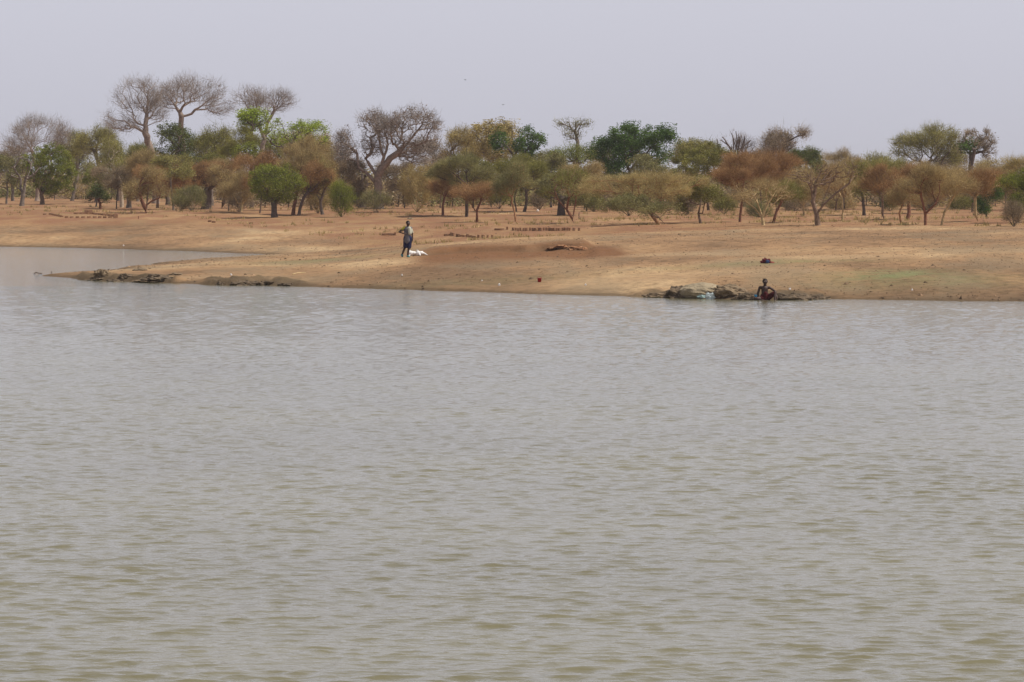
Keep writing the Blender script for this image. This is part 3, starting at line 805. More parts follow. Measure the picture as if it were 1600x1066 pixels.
tall('sparse', 'sage', 'grey', 901, [(868, 896, 188, 203), (892, 928, 186, 202), (880, 910, 198, 222)], 380, 'small tall tree with a tufted crown alone against the sky', trunk=6, limbs=[[(901, 300), (902, 240), (903, 222), (898, 205)]], n=150, nt=90, nl=420)
tall('sparse', 'green', 'dark', 905, [(858, 930, 226, 262)], 375, 'green leafage around the stem of the small tufted tree')
tall('leafy', 'dark', 'dark', 985, [(928, 972, 208, 282), (945, 1010, 194, 250), (968, 1000, 188, 215), (1000, 1040, 192, 240), (1030, 1054, 198, 236), (940, 1000, 240, 284), (990, 1046, 220, 262), (945, 1040, 206, 262)], 345,
     'big dark green leafy tree right of centre', n=260)
tall('bush', 'mix', 'brown', 1075, [(1046, 1112, 216, 256)], 360, 'pale yellow-green crown right of the big dark green tree')
tall('dead', 'grey', 'dark', 1146, [(1120, 1176, 200, 238)], 360, 'dead forked treetop with bare dark prongs against the sky', trunk=6, n=26, rtip=.012, bf=.9, expo=1.9, nt=60)
tall('bare', 'grey', 'grey', 1166, [(1150, 1182, 212, 246)], 400, 'small round bare treetop right of the dead forked one', n=160, trunk=5)
tall('sparse', 'mauve', 'dark', 1222, [(1190, 1244, 200, 256), (1240, 1262, 198, 218)], 360, 'grey-brown dense twiggy crown standing above the rust-red trees', nt=330, twigcol='mauve')
tall('sparse', 'mix', 'grey', 1448, [(1396, 1450, 206, 262), (1430, 1500, 192, 250), (1450, 1505, 220, 268)], 380, 'tall thin-leaved yellow-green tree with bare upright tips on the right', n=420)
tall('dead', 'mauve', 'dark', 1520, [(1496, 1534, 200, 246), (1526, 1556, 202, 252)], 370, 'gnarled dark treetop with twisting limbs near the right edge', trunk=8, n=150, rtip=.012, nt=420, nl=240, tl=.4, sg=.3)
tall('leafy', 'dark', 'dark', 1508, [(1498, 1520, 218, 238)], 368, 'single dark green leaf clump hanging in the gnarled treetop', name='mistletoe', cat='mistletoe', n=40)

for args in [
    ('sparse', 'mauve', 'grey', 20, [(-14, 52, 226, 276)], 440, 'mauve twiggy tree low on the skyline at the left edge'),
    ('sparse', 'mix', 'grey', 112, [(92, 140, 204, 270)], 440, 'yellow-brown skyline tree right of the broad bare pinkish tree'),
    ('sparse', 'olive', 'grey', 186, [(158, 212, 214, 276)], 430, 'olive skyline tree under the leftmost tall bare crown'),
    ('sparse', 'olive', 'grey', 215, [(196, 242, 222, 282)], 420, 'olive-brown skyline tree left of the tallest crooked trunk'),
    ('sparse', 'deep', 'grey', 292, [(268, 320, 206, 276)], 430, 'deep green thin tree crossing the straight tallest trunk'),
    ('sparse', 'mix', 'grey', 346, [(326, 374, 200, 262)], 430, 'yellowish thin tree left of the olive domed crown'),
    ('sparse', 'olive', 'grey', 430, [(402, 456, 206, 262)], 430, 'olive thin tree between the two lime green trees'),
    ('sparse', 'amber', 'grey', 500, [(476, 530, 206, 262)], 430, 'amber skyline tree left of the longest baobab limb'),
    ('sparse', 'mauve', 'grey', 672, [(644, 704, 212, 272)], 430, 'mauve skyline tree behind the right side of the baobab crown'),
    ('sparse', 'amber', 'grey', 742, [(716, 772, 206, 268)], 430, 'amber-brown skyline tree left of the golden-brown one'),
    ('bush', 'sage', 'grey', 850, [(822, 884, 234, 268)], 400, 'sage treetop on the low skyline left of the small tufted tree'),
    ('sparse', 'mix', 'grey', 940, [(916, 962, 226, 268)], 400, 'yellow-green treetop left of the big dark green tree'),
    ('sparse', 'olive', 'grey', 1100, [(1078, 1130, 222, 262)], 400, 'olive treetop left of the dead forked prongs'),
    ('sparse', 'mauve', 'grey', 1196, [(1168, 1216, 232, 268)], 400, 'mauve treetop right of the small round bare one'),
    ('sparse', 'olive', 'grey', 1252, [(1226, 1282, 232, 268)], 400, 'olive treetop right of the grey-brown twiggy crown'),
    ('sparse', 'mix', 'grey', 1370, [(1342, 1408, 240, 272)], 400, 'yellow-green low skyline tree left of the thin-leaved treetop'),
    ('sparse', 'mauve', 'grey', 1490, [(1462, 1510, 236, 276)], 400, 'mauve skyline growth left of the gnarled treetop'),
    ('sparse', 'amber', 'grey', 1550, [(1524, 1580, 248, 280)], 400, 'amber low skyline growth right of the gnarled treetop')]:
    tall(*args)

# --- far woodland that reads as one mass
def far_wood():
    r = np.random.default_rng(5)
    Vs, G, off = [], [], 0
    for i in range(620):
        x = r.uniform(-.16, .16); D = (450 if x < -.07 else 360) + 250 * r.random() ** 1.2; x *= D
        z0 = gz(x, D); h = r.uniform(1.4, 4.4); w = r.uniform(1.8, 4.6)
        m = 900
        v = r.normal(0, 1, (m, 3)); v /= np.linalg.norm(v, axis=1, keepdims=True)
        v *= (r.random((m, 1)) ** .4)
        ph = r.uniform(0, 6.28)
        v *= (1 + .2 * np.sin(4 * np.arctan2(v[:, 1:2], v[:, 0:1]) + ph))
        c = np.stack([x + v[:, 0] * w, D + v[:, 1] * w * .8, z0 + h * .46 + v[:, 2] * h * .5], -1)
        d = r.normal(0, 1, (m, 3)); d /= np.linalg.norm(d, axis=1, keepdims=True)
        u, vv = orth(d); s = r.uniform(.04, .17, (m, 1))
        Q = np.stack([c - u * s, c - vv * s * .6, c + u * s, c + vv * s * .6], 1).reshape(-1, 3)
        Vs.append(Q); G.append((off + np.arange(m * 4).reshape(-1, 4), i % 4)); off += m * 4
        for q in range(1):
            tx = x + r.uniform(-.5, .5) * w; a = .05
            B = np.array([[tx - a, D, z0 - .2], [tx + a, D - .05, z0 - .2], [tx + a + .1, D, z0 + h * .5], [tx - a + .1, D + .05, z0 + h * .5],
                          [tx, D + 2 * a, z0 - .2], [tx + .1, D + 2 * a, z0 + h * .5]])
            Vs.append(B); G.append((off + np.array([[0, 1, 2, 3], [1, 4, 5, 2], [4, 0, 3, 5]]), 4)); off += 6
    me = np_mesh('far_woodland', np.concatenate(Vs), G)
    o = link('far_woodland', me, [FOL['mauve'], FOL['tan'], FOL['mauve'], FOL['sage'], BARK['dark']])
    tag(o, 'far-off brown scrub woodland filling the gaps behind the trees', 'woodland', kind='stuff')
far_wood()

# --- undergrowth between the trees: dry grass and clods
def scatter():
    r = np.random.default_rng(9)
    n = 5200
    y = 232 + 150 * r.random(n) ** 1.6; x = r.uniform(-.15, .15, n) * y
    keep = (vnoise(x, y, 9, 44) + .5 * vnoise(x, y, 3, 45) > .04) & (y > 240 + 34 * sstep(-4, -18, x) + 40 * sstep(-14, -32, x))
    x, y = x[keep], y[keep]; m = len(x)
    z = terrain(x, y)
    B = 9
    c = np.repeat(np.stack([x, y, z], -1), B, 0) + r.normal(0, .10, (m * B, 3)) * np.array([1, 1, 0])
    d = r.normal(0, .35, (m * B, 3)); d[:, 2] = 1; L = r.uniform(.08, .30, (m * B, 1))
    s = np.array([.016, 0, 0]) * r.uniform(.6, 1.6, (m * B, 1))
    T = np.stack([c - s, c + s, c + d * L], 1).reshape(-1, 3)
    o = link('dry_grass', np_mesh('dry_grass', T, [(np.arange(m * B * 3).reshape(-1, 3), 0)]), FOL['straw'])
    tag(o, 'short dry straw-coloured grass tufts on the ground under the trees', 'grass', kind='stuff')
    # clods and pebbles
    n = 22000
    y = 143 + 130 * r.random(n) ** 1.5; x = r.uniform(-.15, .15, n) * y
    z = terrain(x, y); k = (z > .03) & (vnoise(x, y, 5, 46) > -.25)
    x, y, z = x[k], y[k], z[k]; m = len(x)
    near = np.exp(-z / .22)
    s = r.uniform(.010, .032, m) * (1 + 2.2 * near * r.random(m)) * np.where(r.random(m) > .96, 2.2, 1)
    ico = np.array([[1, 0, 0], [-1, 0, 0], [0, 1, 0], [0, -1, 0], [0, 0, 1], [0, 0, -.5], [.6, .6, .5], [-.6, .5, .4]])
    V = np.stack([x, y, z], -1)[:, None] + ico[None, :6] * s[:, None, None] * r.uniform(.6, 1.4, (m, 6, 1)) * np.array([1.3, 1.3, .8])
    f = np.array([[0, 2, 4], [2, 1, 4], [1, 3, 4], [3, 0, 4], [2, 0, 5], [1, 2, 5], [3, 1, 5], [0, 3, 5]])
    Fs = (np.arange(m)[:, None, None] * 6 + f[None]).reshape(-1, 3)
    pm = mat('clod_soil', (.17, .11, .065), var=.5, scale=.7, island=.7)
    o = link('clods', np_mesh('clods', V.reshape(-1, 3), [(Fs, 0)]), pm)
    tag(o, 'small clods and pebbles strewn over the dry bank', 'clods', kind='stuff')
scatter()

# ------------------------------------------------------------------ rocks and clay banks
def ico_lump(name, seed, size, rough=.35, sub=4, flat=.0, ridge=1.0, cut=None):
    from mathutils import noise as mn
    import bmesh
    bm = bmesh.new(); bmesh.ops.create_icosphere(bm, subdivisions=sub, radius=1)
    off = Vector((seed * 3.7, seed * 1.3, seed * 5.1))
    for v in bm.verts:
        d = v.co.normalized()
        n = mn.fractal(d * 1.4 + off, .9, 2.1, 5) * rough
        c = mn.voronoi(d * 2.1 * ridge + off)[0]
        n += (c[1] - c[0]) * rough * .8 - .1
        p = d * (1 + n)
        v.co = Vector((p.x * size[0], p.y * size[1], p.z * size[2]))
        if cut: v.co.x += cut * v.co.z
    for v in bm.verts:
        if v.co.z < -size[2] * .6: v.co.z = -size[2] * .6
    me = bpy.data.meshes.new(name); bm.to_mesh(me); bm.free()
    return me
ROCK = mat('pale_rock', (.33, .265, .175), var=.2, scale=3, bump=.9, bscale=9)
ROCK2 = mat('tan_rock', (.22, .16, .10), var=.3, scale=4, bump=1, bscale=9)
CLAY = mat('dark_ground', (.13, .095, .062), var=.55, scale=5, bump=1, bscale=14)
def rock(px, py, w, h, m, label, name='rock', cat='rock', seed=1, dep=.9, rough=.35, cut=None, rz=0, group=None, ridge=1.0, D=None):
    if D is None: x, y, z = hit(px, py)
    else: x = at(px, py, D)[0]; y = D; z = gz(x, y)
    sx = w / 2 / F * y; sz = h / F * y * .62
    me = ico_lump(name, seed, (sx, max(sx * dep, .12), sz), rough=rough, cut=cut, ridge=ridge)
    o = link(name, me, m, loc=(x, y + sx * dep * .5, z + sz * (.35 if m is not CLAY else .0)))
    o.rotation_euler.z = rz
    return tag(o, label, cat, group)
# outcrop beside the seated man
rock(1064, 463, 50, 24, CLAY, 'dark lump for the undercut shade at the left foot of the pale rock', name='clay_bank', cat='clay bank', seed=3, rough=.5)  # dark lump stands in for the shade of the rock's undercut
rock(1100, 460, 84, 25, ROCK, 'largest pale smooth rock at the water beside the seated man', seed=5, rough=.13, dep=.6)
rock(1142, 462, 58, 21, ROCK2, 'tan cracked rock slab between the pale rock and the seated man', seed=8, rough=.35, dep=.6, cut=-.5)
rock(1166, 466, 44, 20, CLAY, 'low dark clay lump left of the blue bundle', name='clay_bank', cat='clay bank', seed=11, rough=.45, dep=.5)
rock(1238, 466.5, 62, 20, CLAY, 'low dark clay hump at the water just right of the seated man', name='clay_bank', cat='clay bank', seed=13, rough=.45, dep=.6)
rock(1276, 466.5, 40, 12, CLAY, 'flat dark clay sliver furthest right of the seated man', name='clay_bank', cat='clay bank', seed=14, rough=.5, dep=.5)
rock(1028, 462, 40, 8, ROCK2, 'low tan earth lump left of the dark undercut lump', name='clay_bank', cat='clay bank', seed=15, rough=.5, dep=.5)
# peninsula
for i, (px, py, w, h, m, lb) in enumerate([
    (158, 431, 22, 13, ROCK2, 'pointed tan rock on the tip of the low spit'),
    (152, 436, 34, 6, CLAY, 'thin dark clay ledge at the water below the pointed tan rock'),
    (196, 432, 20, 9, CLAY, 'rounded dark clay block right of the pointed tan rock'),
    (186, 438, 46, 7, CLAY, 'dark ledge of clay at the water in front of the rounded dark block'),
    (245, 437, 50, 13, CLAY, 'longest dark clay ledge on the left half of the spit'),
    (232, 441, 62, 5, ROCK2, 'flat tan ledge just above the water on the spit'),
    (275, 430, 22, 4, ROCK2, 'flat tan stone on top of the spit'),
    (218, 423, 22, 4, ROCK2, 'small flat stone on the back edge of the spit'),
    (346, 444, 18, 9, CLAY, 'dark knob of clay starting the right-hand row of banks on the spit'),
    (386, 444, 46, 12, CLAY, 'broad dark clay bank in the middle of the spit shore'),
    (418, 444, 34, 10, CLAY, 'dark clay bank right of the broad one on the spit shore'),
    (452, 445, 32, 6, CLAY, 'small dark clay bank ending the row on the spit')]):
    rock(px, py, w, h, m, lb, name='clay_bank' if m is CLAY else 'rock', cat='clay bank' if m is CLAY else 'rock', seed=20 + i, rough=.5, dep=.9, ridge=2.0)
# cut face of the pit
RC = mat('red_clay', (.36, .19, .10), var=.4, scale=5, bump=1, bscale=10)
for i_, (px, py, w, h, lb) in enumerate([(866, 386, 24, 4, 'leftmost of the red clay clods on the right end of the pit edge'), (880, 387, 30, 5, 'widest red clay clod on the right end of the pit edge'),
        (898, 388, 24, 6.5, 'tallest red clay clod on the right end of the pit edge'), (911, 391, 14, 5, 'rightmost red clay clod closing the pit edge')]):
    rock(px, py, w, h, RC, lb, name='clay_clod', cat='clay clod', seed=41 + i_, rough=.6, dep=.8, ridge=2)

# ------------------------------------------------------------------ mud bricks
BR = mat('mud_brick', (.27, .15, .085), var=.3, scale=8, bump=.5, bscale=20)
def brick_mesh(sx, sy, sz, seed):
    import bmesh
    r = random.Random(seed); bm = bmesh.new(); bmesh.ops.create_cube(bm, size=1)
    bmesh.ops.scale(bm, vec=(sx, sy, sz), verts=bm.verts)
    bmesh.ops.bevel(bm, geom=list(bm.edges), offset=.012, segments=1, affect='EDGES')
    for v in bm.verts: v.co += Vector((r.uniform(-.008, .008), r.uniform(-.008, .008), r.uniform(-.008, .008) + sz / 2))
    me = bpy.data.meshes.new('mud_brick'); bm.to_mesh(me); bm.free(); me.materials.append(BR); return me
bmeshes = [brick_mesh(.15, .30, .20, 1), brick_mesh(.13, .32, .22, 2), brick_mesh(.28, .16, .14, 3), brick_mesh(.34, .30, .34, 4)]
BG = 'sun-dried mud bricks laid out on the bank'
proto = bpy.data.objects.new('mud_brick', bmeshes[0])
first_brick = [True]
def brick(px, py, kind, label, rz=None, r=random.Random(3)):
    if first_brick[0]: o = proto; first_brick[0] = False
    else: o = proto.copy()
    o.data = bmeshes[kind]
    COL.objects.link(o)
    x, y, z = hit(px, py)
    o.location = (x, y, z - .01)
    o.rotation_euler = (0, 0, r.uniform(-.35, .35) if rz is None else rz)
    tag(o, label, 'brick', BG)
rb = random.Random(4)
ORD = ['first', 'second', 'third', 'fourth', 'fifth', 'sixth', 'seventh', 'eighth', 'ninth', 'tenth', 'eleventh', 'twelfth', 'thirteenth', 'fourteenth', 'fifteenth',
       'sixteenth', 'seventeenth', 'eighteenth', 'nineteenth', 'twentieth', 'twenty-first', 'twenty-second', 'twenty-third', 'twenty-fourth']
for i, px in enumerate([802, 806, 810, 813, 818, 823, 829, 833, 837, 842, 845, 850, 854, 858, 862, 866, 870, 874, 879, 883, 887, 891, 897, 905]):
    brick(px + rb.uniform(-.4, .4), 360.5 + rb.uniform(-.3, .3), rb.choice([0, 1]), ORD[i] + ' mud brick from the left in the longest drying row below the thorn trees')
for i, px in enumerate((776, 780, 784)): brick(px, 360, 2, ORD[i] + ' mud brick from the left in the little cluster beside the longest drying row')
brick(792.5, 359, 1, 'lone mud brick between the little cluster and the longest drying row')
for i, (px, dy, k) in enumerate([(697, 0, 2), (701, 0, 2), (705, -.5, 1), (708, 0, 1), (714, 1, 0), (717, 1.3, 0), (722, 1.6, 2), (727, 2, 2), (731, 2, 0), (735, 2.6, 2), (740, 3, 2), (748, 3, 0), (755, 3, 0), (762, 3.2, 0), (769, 3.4, 0)]):
    brick(px, 368.5 + dy, k, ORD[i] + ' mud brick from the left in the ragged row right of the standing person')
for i, px in enumerate((600, 603, 607, 610, 614)): brick(px, 367.5, 2, ORD[i] + ' mud brick from the left in the touching row left of the standing person')
brick(617.5, 367.3, 1, 'mud brick standing upright at the right end of the touching row', 0)
for i in range(7): brick(79 + i * 2.9, 335.5 + i * .65, 2, ORD[i] + ' mud brick from the left in the slanting line of the left brickyard', .1)
brick(70, 336, 2, 'single mud brick lying furthest left of all the bricks', .1)
for i, px in enumerate((104, 112, 121, 130, 139, 148, 156, 164, 172)): brick(px, 340.5, 2, ORD[i] + ' mud brick from the left in the widely spaced front row of the left brickyard')
for i, px in enumerate((118, 121, 127, 131, 146, 149, 152, 156, 160, 163, 167, 171, 174, 177)): brick(px, 334.5 + max(0, i - 4) * .42, 2, ORD[i] + ' mud brick from the left in the crowded back row of the left brickyard')
brick(135.5, 334.5, 3, 'large block of mud bricks stuck together, left one of two in the left brickyard', 0)
brick(141.3, 334, 3, 'large block of mud bricks stuck together, right one of two in the left brickyard', .3)
brick(180.5, 340.8, 3, 'large mud block at the right end of the left brickyard', .2)
for px, py, lb in ((328, 347, 'left one of two loose mud bricks below the rusty thorn trees'), (334, 348, 'right one of two loose mud bricks below the rusty thorn trees'), (392, 350, 'loose mud brick on the ground below the round green tree')): brick(px, py, 2, lb)

# ------------------------------------------------------------------ walls and houses beyond the trees
WALL = mat('mud_wall', (.50, .39, .27), var=.15, scale=1.2, bump=.4, bscale=4)
WALLG = mat('grey_plaster', (.40, .33, .27), var=.12, scale=1.2, bump=.3, bscale=4)
ROOF = mat('pale_roof_sheet', (.62, .56, .48), var=.1, scale=2, rough=.6)
DARK = mat('dark_opening', (.03, .025, .02))
def boxes_mesh(name, bl):
    V, Fq = [], []
    for (x0, x1, y0, y1, z0, z1) in bl:
        o = len(V)
        V += [(x0, y0, z0), (x1, y0, z0), (x1, y1, z0), (x0, y1, z0), (x0, y0, z1), (x1, y0, z1), (x1, y1, z1), (x0, y1, z1)]
        Fq += [[o + a for a in f] for f in ((0, 3, 2, 1), (4, 5, 6, 7), (0, 1, 5, 4), (1, 2, 6, 5), (2, 3, 7, 6), (3, 0, 4, 7))]
    return np_mesh(name, np.array(V, float), [(np.array(Fq), 0)])
def house(px, D, w, dp, h, label, wm_=WALLG):
    x = at(px, 300, D)[0]; z = gz(x, D)
    e = empty('mud_house', (x, D, z - .1)); tag(e, label, 'house')
    link('wall', boxes_mesh('wall', [(-w / 2, w * .22, 0, .3, 0, h), (w * .22 + .9, w / 2, 0, .3, 0, h), (w * .22, w * .22 + .9, 0, .3, 2.0, h),
                                     (-w / 2, -w / 2 + .3, .3, dp, 0, h), (w / 2 - .3, w / 2, .3, dp, 0, h), (-w / 2 + .3, w / 2 - .3, dp - .3, dp, 0, h)]), wm_, e)
    link('roof', boxes_mesh('roof', [(-w / 2 - .3, w / 2 + .3, -.35, dp + .3, h + .003, h + .22)]), ROOF, e)
    link('door', boxes_mesh('door', [(w * .22 + .02, w * .22 + .88, .1, .16, 0, 1.98)]), DARK, e)
    link('window', boxes_mesh('window', [(-w * .2, -w * .2 + .6, -.02, .02, 1.3, 1.9)]), DARK, e)
house(6, 520, 5.5, 4, 3.4, 'mud house with a pale flat roof behind the trees at the left edge')
def wall(px0, px1, D, h, label, m=WALL):
    x0 = at(px0, 300, D)[0]; x1 = at(px1, 300, D)[0]; n = max(2, int((x1 - x0) / .5)); r = random.Random(px0)
    z = min(gz(x0, D), gz(x1, D)) - .3
    V, Fq = [], []
    for i in range(n + 1):
        x = x0 + (x1 - x0) * i / n; t = h + .3 + r.uniform(-.12, .08)
        V += [(x, D, z), (x, D, z + t), (x, D + .3, z + t), (x, D + .3, z)]
        if i:
            a = 4 * (i - 1); b = 4 * i
            Fq += [[a, b, b + 1, a + 1], [a + 1, b + 1, b + 2, a + 2], [a + 2, b + 2, b + 3, a + 3]]
    Fq += [[0, 1, 2, 3], [4 * n + 3, 4 * n + 2, 4 * n + 1, 4 * n]]
    V = np.array(V); c = np.array([(x0 + x1) / 2, D, z]); 
    o = link('mud_wall', np_mesh('mud_wall', V - c, [(np.array(Fq), 0)]), m, loc=c)
    tag(o, label, 'wall')
wall(84, 132, 470, 1.6, 'pale mud wall seen behind the round olive tree on the left')
wall(1340, 1400, 430, 1.1, 'pale mud wall seen between the trunks left of the rust-red trees')
wall(1458, 1492, 420, 1.5, 'short bright mud wall behind the yellowish slanting stem')
wall(1500, 1560, 440, 1.3, 'low mud wall behind the bright yellowish trunk near the right edge')
wall(836, 850, 450, 1.5, 'short grey wall glimpsed between trunks above the long brick row', WALLG)

# ------------------------------------------------------------------ figures
def prims_mesh(name, prims, voxel, smooth=True):
    import bmesh
    bm = bmesh.new()
    def sphere(c, r3, seg=14):
        res = bmesh.ops.create_uvsphere(bm, u_segments=seg, v_segments=seg * 2 // 3, radius=1)
        for v in res['verts']: v.co = Vector((v.co.x * r3[0], v.co.y * r3[1], v.co.z * r3[2])) + Vector(c)
    for q in prims:
        if q[0] == 'e': sphere(q[1], q[2])
        else:
            _, a, b, r0, r1 = q[:5]; a = Vector(a); b = Vector(b)
            sphere(a, (r0,) * 3, 12); sphere(b, (r1,) * 3, 12)
            d = (b - a); L = d.length
            if L < 1e-4: continue
            rot = d.to_track_quat('Z', 'Y')
            res = bmesh.ops.create_cone(bm, cap_ends=True, segments=14, radius1=r0, radius2=r1, depth=L)
            for v in res['verts']: v.co = rot @ v.co + (a + b) / 2
    me = bpy.data.meshes.new('tmp'); bm.to_mesh(me); bm.free()
    o = bpy.data.objects.new('tmp', me); COL.objects.link(o)
    md = o.modifiers.new('r', 'REMESH'); md.mode = 'VOXEL'; md.voxel_size = voxel; md.use_smooth_shade = True
    sm = o.modifiers.new('s', 'SMOOTH'); sm.factor = .5; sm.iterations = 2
    dg = bpy.context.evaluated_depsgraph_get()
    out = bpy.data.meshes.new_from_object(o.evaluated_get(dg)); out.name = name
    bpy.data.objects.remove(o); bpy.data.meshes.remove(me)
    return out
def hand(w, d, up, s=1.0, curl=.35, side=1):
    """five fingers from wrist w, pointing along d; up = back of the hand"""
    w = Vector(w); d = Vector(d).normalized(); up = Vector(up); up = (up - d * up.dot(d)).normalized(); sd_ = d.cross(up) * side
    out = [('c', w, w + d * .05 * s, .022 * s, .028 * s)]
    for i, (o, L) in enumerate(((-.030, .066), (-.010, .076), (.010, .071), (.029, .056))):
        out.append(('c', w + d * .03 * s, w + d * .085 * s + sd_ * o * s, .014 * s, .0105 * s))
        k = w + d * .085 * s + sd_ * o * s
        m = k + (d - up * curl).normalized() * L * .55 * s
        out.append(('c', k, m, .0105 * s, .0095 * s)); out.append(('c', m, m + (d - up * curl * 2.4).normalized() * L * .5 * s, .0095 * s, .008 * s))
    k = w + d * .025 * s - sd_ * .024 * s
    m = k + (d * .6 - sd_ * .8).normalized() * .04 * s
    out += [('c', k, m, .014 * s, .0115 * s), ('c', m, m + (d - sd_ * .35 - up * curl).normalized() * .035 * s, .011 * s, .009 * s)]
    return out
def head(c, f, s=1.0):
    """c centre, f facing direction (horizontal)"""
    c = Vector(c); f = Vector(f).normalized(); sdv = Vector((-f.y, f.x, 0)); u = Vector((0, 0, 1))
    return [('e', c, (.088 * s, .094 * s, .112 * s)), ('e', c + f * .02 * s - u * .045 * s, (.066 * s, .068 * s, .072 * s)),
            ('c', c + f * .088 * s + u * .012 * s, c + f * .106 * s - u * .022 * s, .010 * s, .015 * s),
            ('c', c + f * .086 * s - u * .052 * s - sdv * .018 * s, c + f * .086 * s - u * .052 * s + sdv * .018 * s, .011 * s, .011 * s),
            ('e', c + f * .082 * s + u * .032 * s + sdv * .03 * s, (.022 * s, .018 * s, .010 * s)), ('e', c + f * .082 * s + u * .032 * s - sdv * .03 * s, (.022 * s, .018 * s, .010 * s)),
            ('e', c + sdv * .09 * s - u * .005, (.014 * s, .02 * s, .03 * s)), ('e', c - sdv * .09 * s - u * .005, (.014 * s, .02 * s, .03 * s))]
SKIN = mat('dark_skin', (.05, .023, .016), rough=.55, var=.12, scale=8, spec=.4)
HAIR = mat('black_hair', (.015, .012, .011), rough=.9, var=.2, scale=40)
EYE = mat('eye_white', (.6, .55, .5), rough=.4, var=.03)
def eyes(parent, c, f, s=1.0):
    c = Vector(c); f = Vector(f).normalized(); sdv = Vector((-f.y, f.x, 0))
    for sgn in (-1, 1):
        p = c + f * .087 * s + Vector((0, 0, .012 * s)) + sdv * .031 * s * sgn
        link('eye', prims_mesh('eye', [('e', p, (.012 * s,) * 3)], .004), EYE, parent)

# standing person (about 57 px tall)
bx, by, bz = hit(637, 401.5)
hh = 56.5 / F * by; S = hh / 1.72
e = empty('person', (bx, by, bz)); e.scale = (S * 1.1, S * 1.1, S)
tag(e, 'person standing in a grey and white shirt and navy shorts beside a white sack', 'person')
fc = Vector((.55, -.83, 0))
hc = (.02, -.01, 1.60)
body = head(hc, fc) + [
    ('c', (.0, .02, 1.38), (.015, .0, 1.52), .058, .054), ('c', (-.02, .02, 1.32), (.01, .02, 1.05), .12, .11),
    ('c', (-.15, .03, 1.36), (.13, .0, 1.37), .062, .062), ('c', (0, .02, 1.06), (0, .02, .9), .115, .13),
    ('c', (-.17, .03, 1.36), (-.36, -.03, 1.19), .052, .042), ('c', (-.36, -.03, 1.19), (-.20, -.17, 1.12), .040, .028),
    ('c', (.15, .0, 1.36), (.20, .03, 1.08), .050, .041), ('c', (.20, .03, 1.08), (.21, -.03, .84), .039, .027),
    ('c', (-.07, .02, .9), (-.10, .04, .52), .09, .062), ('c', (-.10, .04, .52), (-.24, .20, .12), .058, .040),
    ('c', (.08, .0, .9), (.06, -.03, .50), .088, .060), ('c', (.06, -.03, .50), (.0, -.02, .08), .058, .040),
    ('c', (-.24, .22, .09), (-.22, .08, .035), .042, .032), ('c', (.0, .0, .045), (.06, -.16, .03), .042, .030)]
body += hand((-.20, -.17, 1.12), (.8, -.3, -.1), (0, -1, .3), side=1) + hand((.21, -.03, .84), (.02, -.12, -1), (1, 0, 0))
link('body', prims_mesh('body', body, .0085), SKIN, e)
link('hair', prims_mesh('hair', [('e', Vector(hc) - fc * .015 + Vector((0, 0, .028)), (.092, .096, .100))], .01), HAIR, e)
eyes(e, hc, fc)
sh = mat('grey_shirt', (.13, .125, .145), var=.25, scale=7, rough=.9)
link('shirt', prims_mesh('shirt', [('c', (-.02, .02, 1.30), (.0, .02, 1.02), .155, .145), ('c', (0, .02, 1.04), (0, .02, .78), .15, .175),
                                   ('c', (-.15, .03, 1.36), (.13, .0, 1.37), .078, .078), ('c', (-.16, .03, 1.35), (-.27, .0, 1.26), .075, .062)], .012), sh, e)
link('shirt_panel', prims_mesh('shirt_panel', [('c', (.07, -.07, 1.36), (.10, -.09, 1.12), .085, .078), ('c', (.13, .0, 1.36), (.19, .02, 1.17), .072, .06)], .012),
     mat('white_shirt', (.50, .50, .40), var=.1), e)
link('shoulder_patch', prims_mesh('shoulder_patch', [('c', (-.14, -.03, 1.40), (-.24, -.04, 1.31), .06, .055)], .012), mat('olive_yellow_cloth', (.30, .28, .04), var=.1), e)
link('shorts', prims_mesh('shorts', [('c', (-.03, .02, .93), (.03, .01, .93), .145, .145), ('c', (-.07, .02, .88), (-.10, .04, .50), .12, .10),
                                     ('c', (.08, .0, .88), (.06, -.02, .47), .12, .10)], .012), mat('navy_cloth', (.018, .02, .06), var=.25), e)
TEAL = mat('teal_plastic', (.10, .27, .26), var=.1, rough=.5)
for a, b in (((-.26, .24, .08), (-.23, .06, .03)), ((.0, .03, .025), (.06, -.19, .015))):
    link('shoe', prims_mesh('shoe', [('c', a, b, .052, .045), ('c', (a[0], a[1], a[2] + .03), (b[0], b[1], b[2] + .015), .045, .035)], .01), TEAL, e)

# seated bather
bx, by, bz = hit(1197, 468.5)
S = 36.5 / F * by / .93
e2 = empty('person', (bx, by, bz - .02)); e2.scale = (S * 1.1, S, S)
tag(e2, 'bare-chested person in dark red shorts sitting half in the water', 'person')
fc = Vector((.15, -1, 0)); hc = (-.04, -.04, .80)
body = head(hc, fc) + [
    ('c', (-.04, .02, .60), (-.04, -.02, .73), .060, .056), ('c', (-.05, .03, .52), (-.05, .03, .30), .128, .112),
    ('c', (-.22, .03, .565), (.13, .03, .555), .058, .058), ('c', (-.05, .03, .30), (-.04, .05, .12), .115, .14),
    ('c', (-.23, .03, .56), (-.30, .02, .31), .050, .040), ('c', (-.30, .02, .31), (-.27, -.07, .08), .039, .028),
    ('c', (.14, .03, .55), (.32, -.06, .42), .050, .041), ('c', (.32, -.06, .42), (.37, -.30, .20), .038, .027),
    ('c', (.05, .0, .13), (.31, -.22, .36), .092, .064), ('c', (.31, -.22, .36), (.30, -.36, .06), .058, .038),
    ('c', (.30, -.36, .035), (.33, -.54, .025), .038, .028),
    ('c', (-.10, .0, .12), (-.40, -.25, .13), .092, .062), ('c', (-.40, -.25, .13), (-.12, -.42, .06), .056, .038),
    ('c', (-.12, -.42, .05), (.04, -.50, .035), .038, .028)]
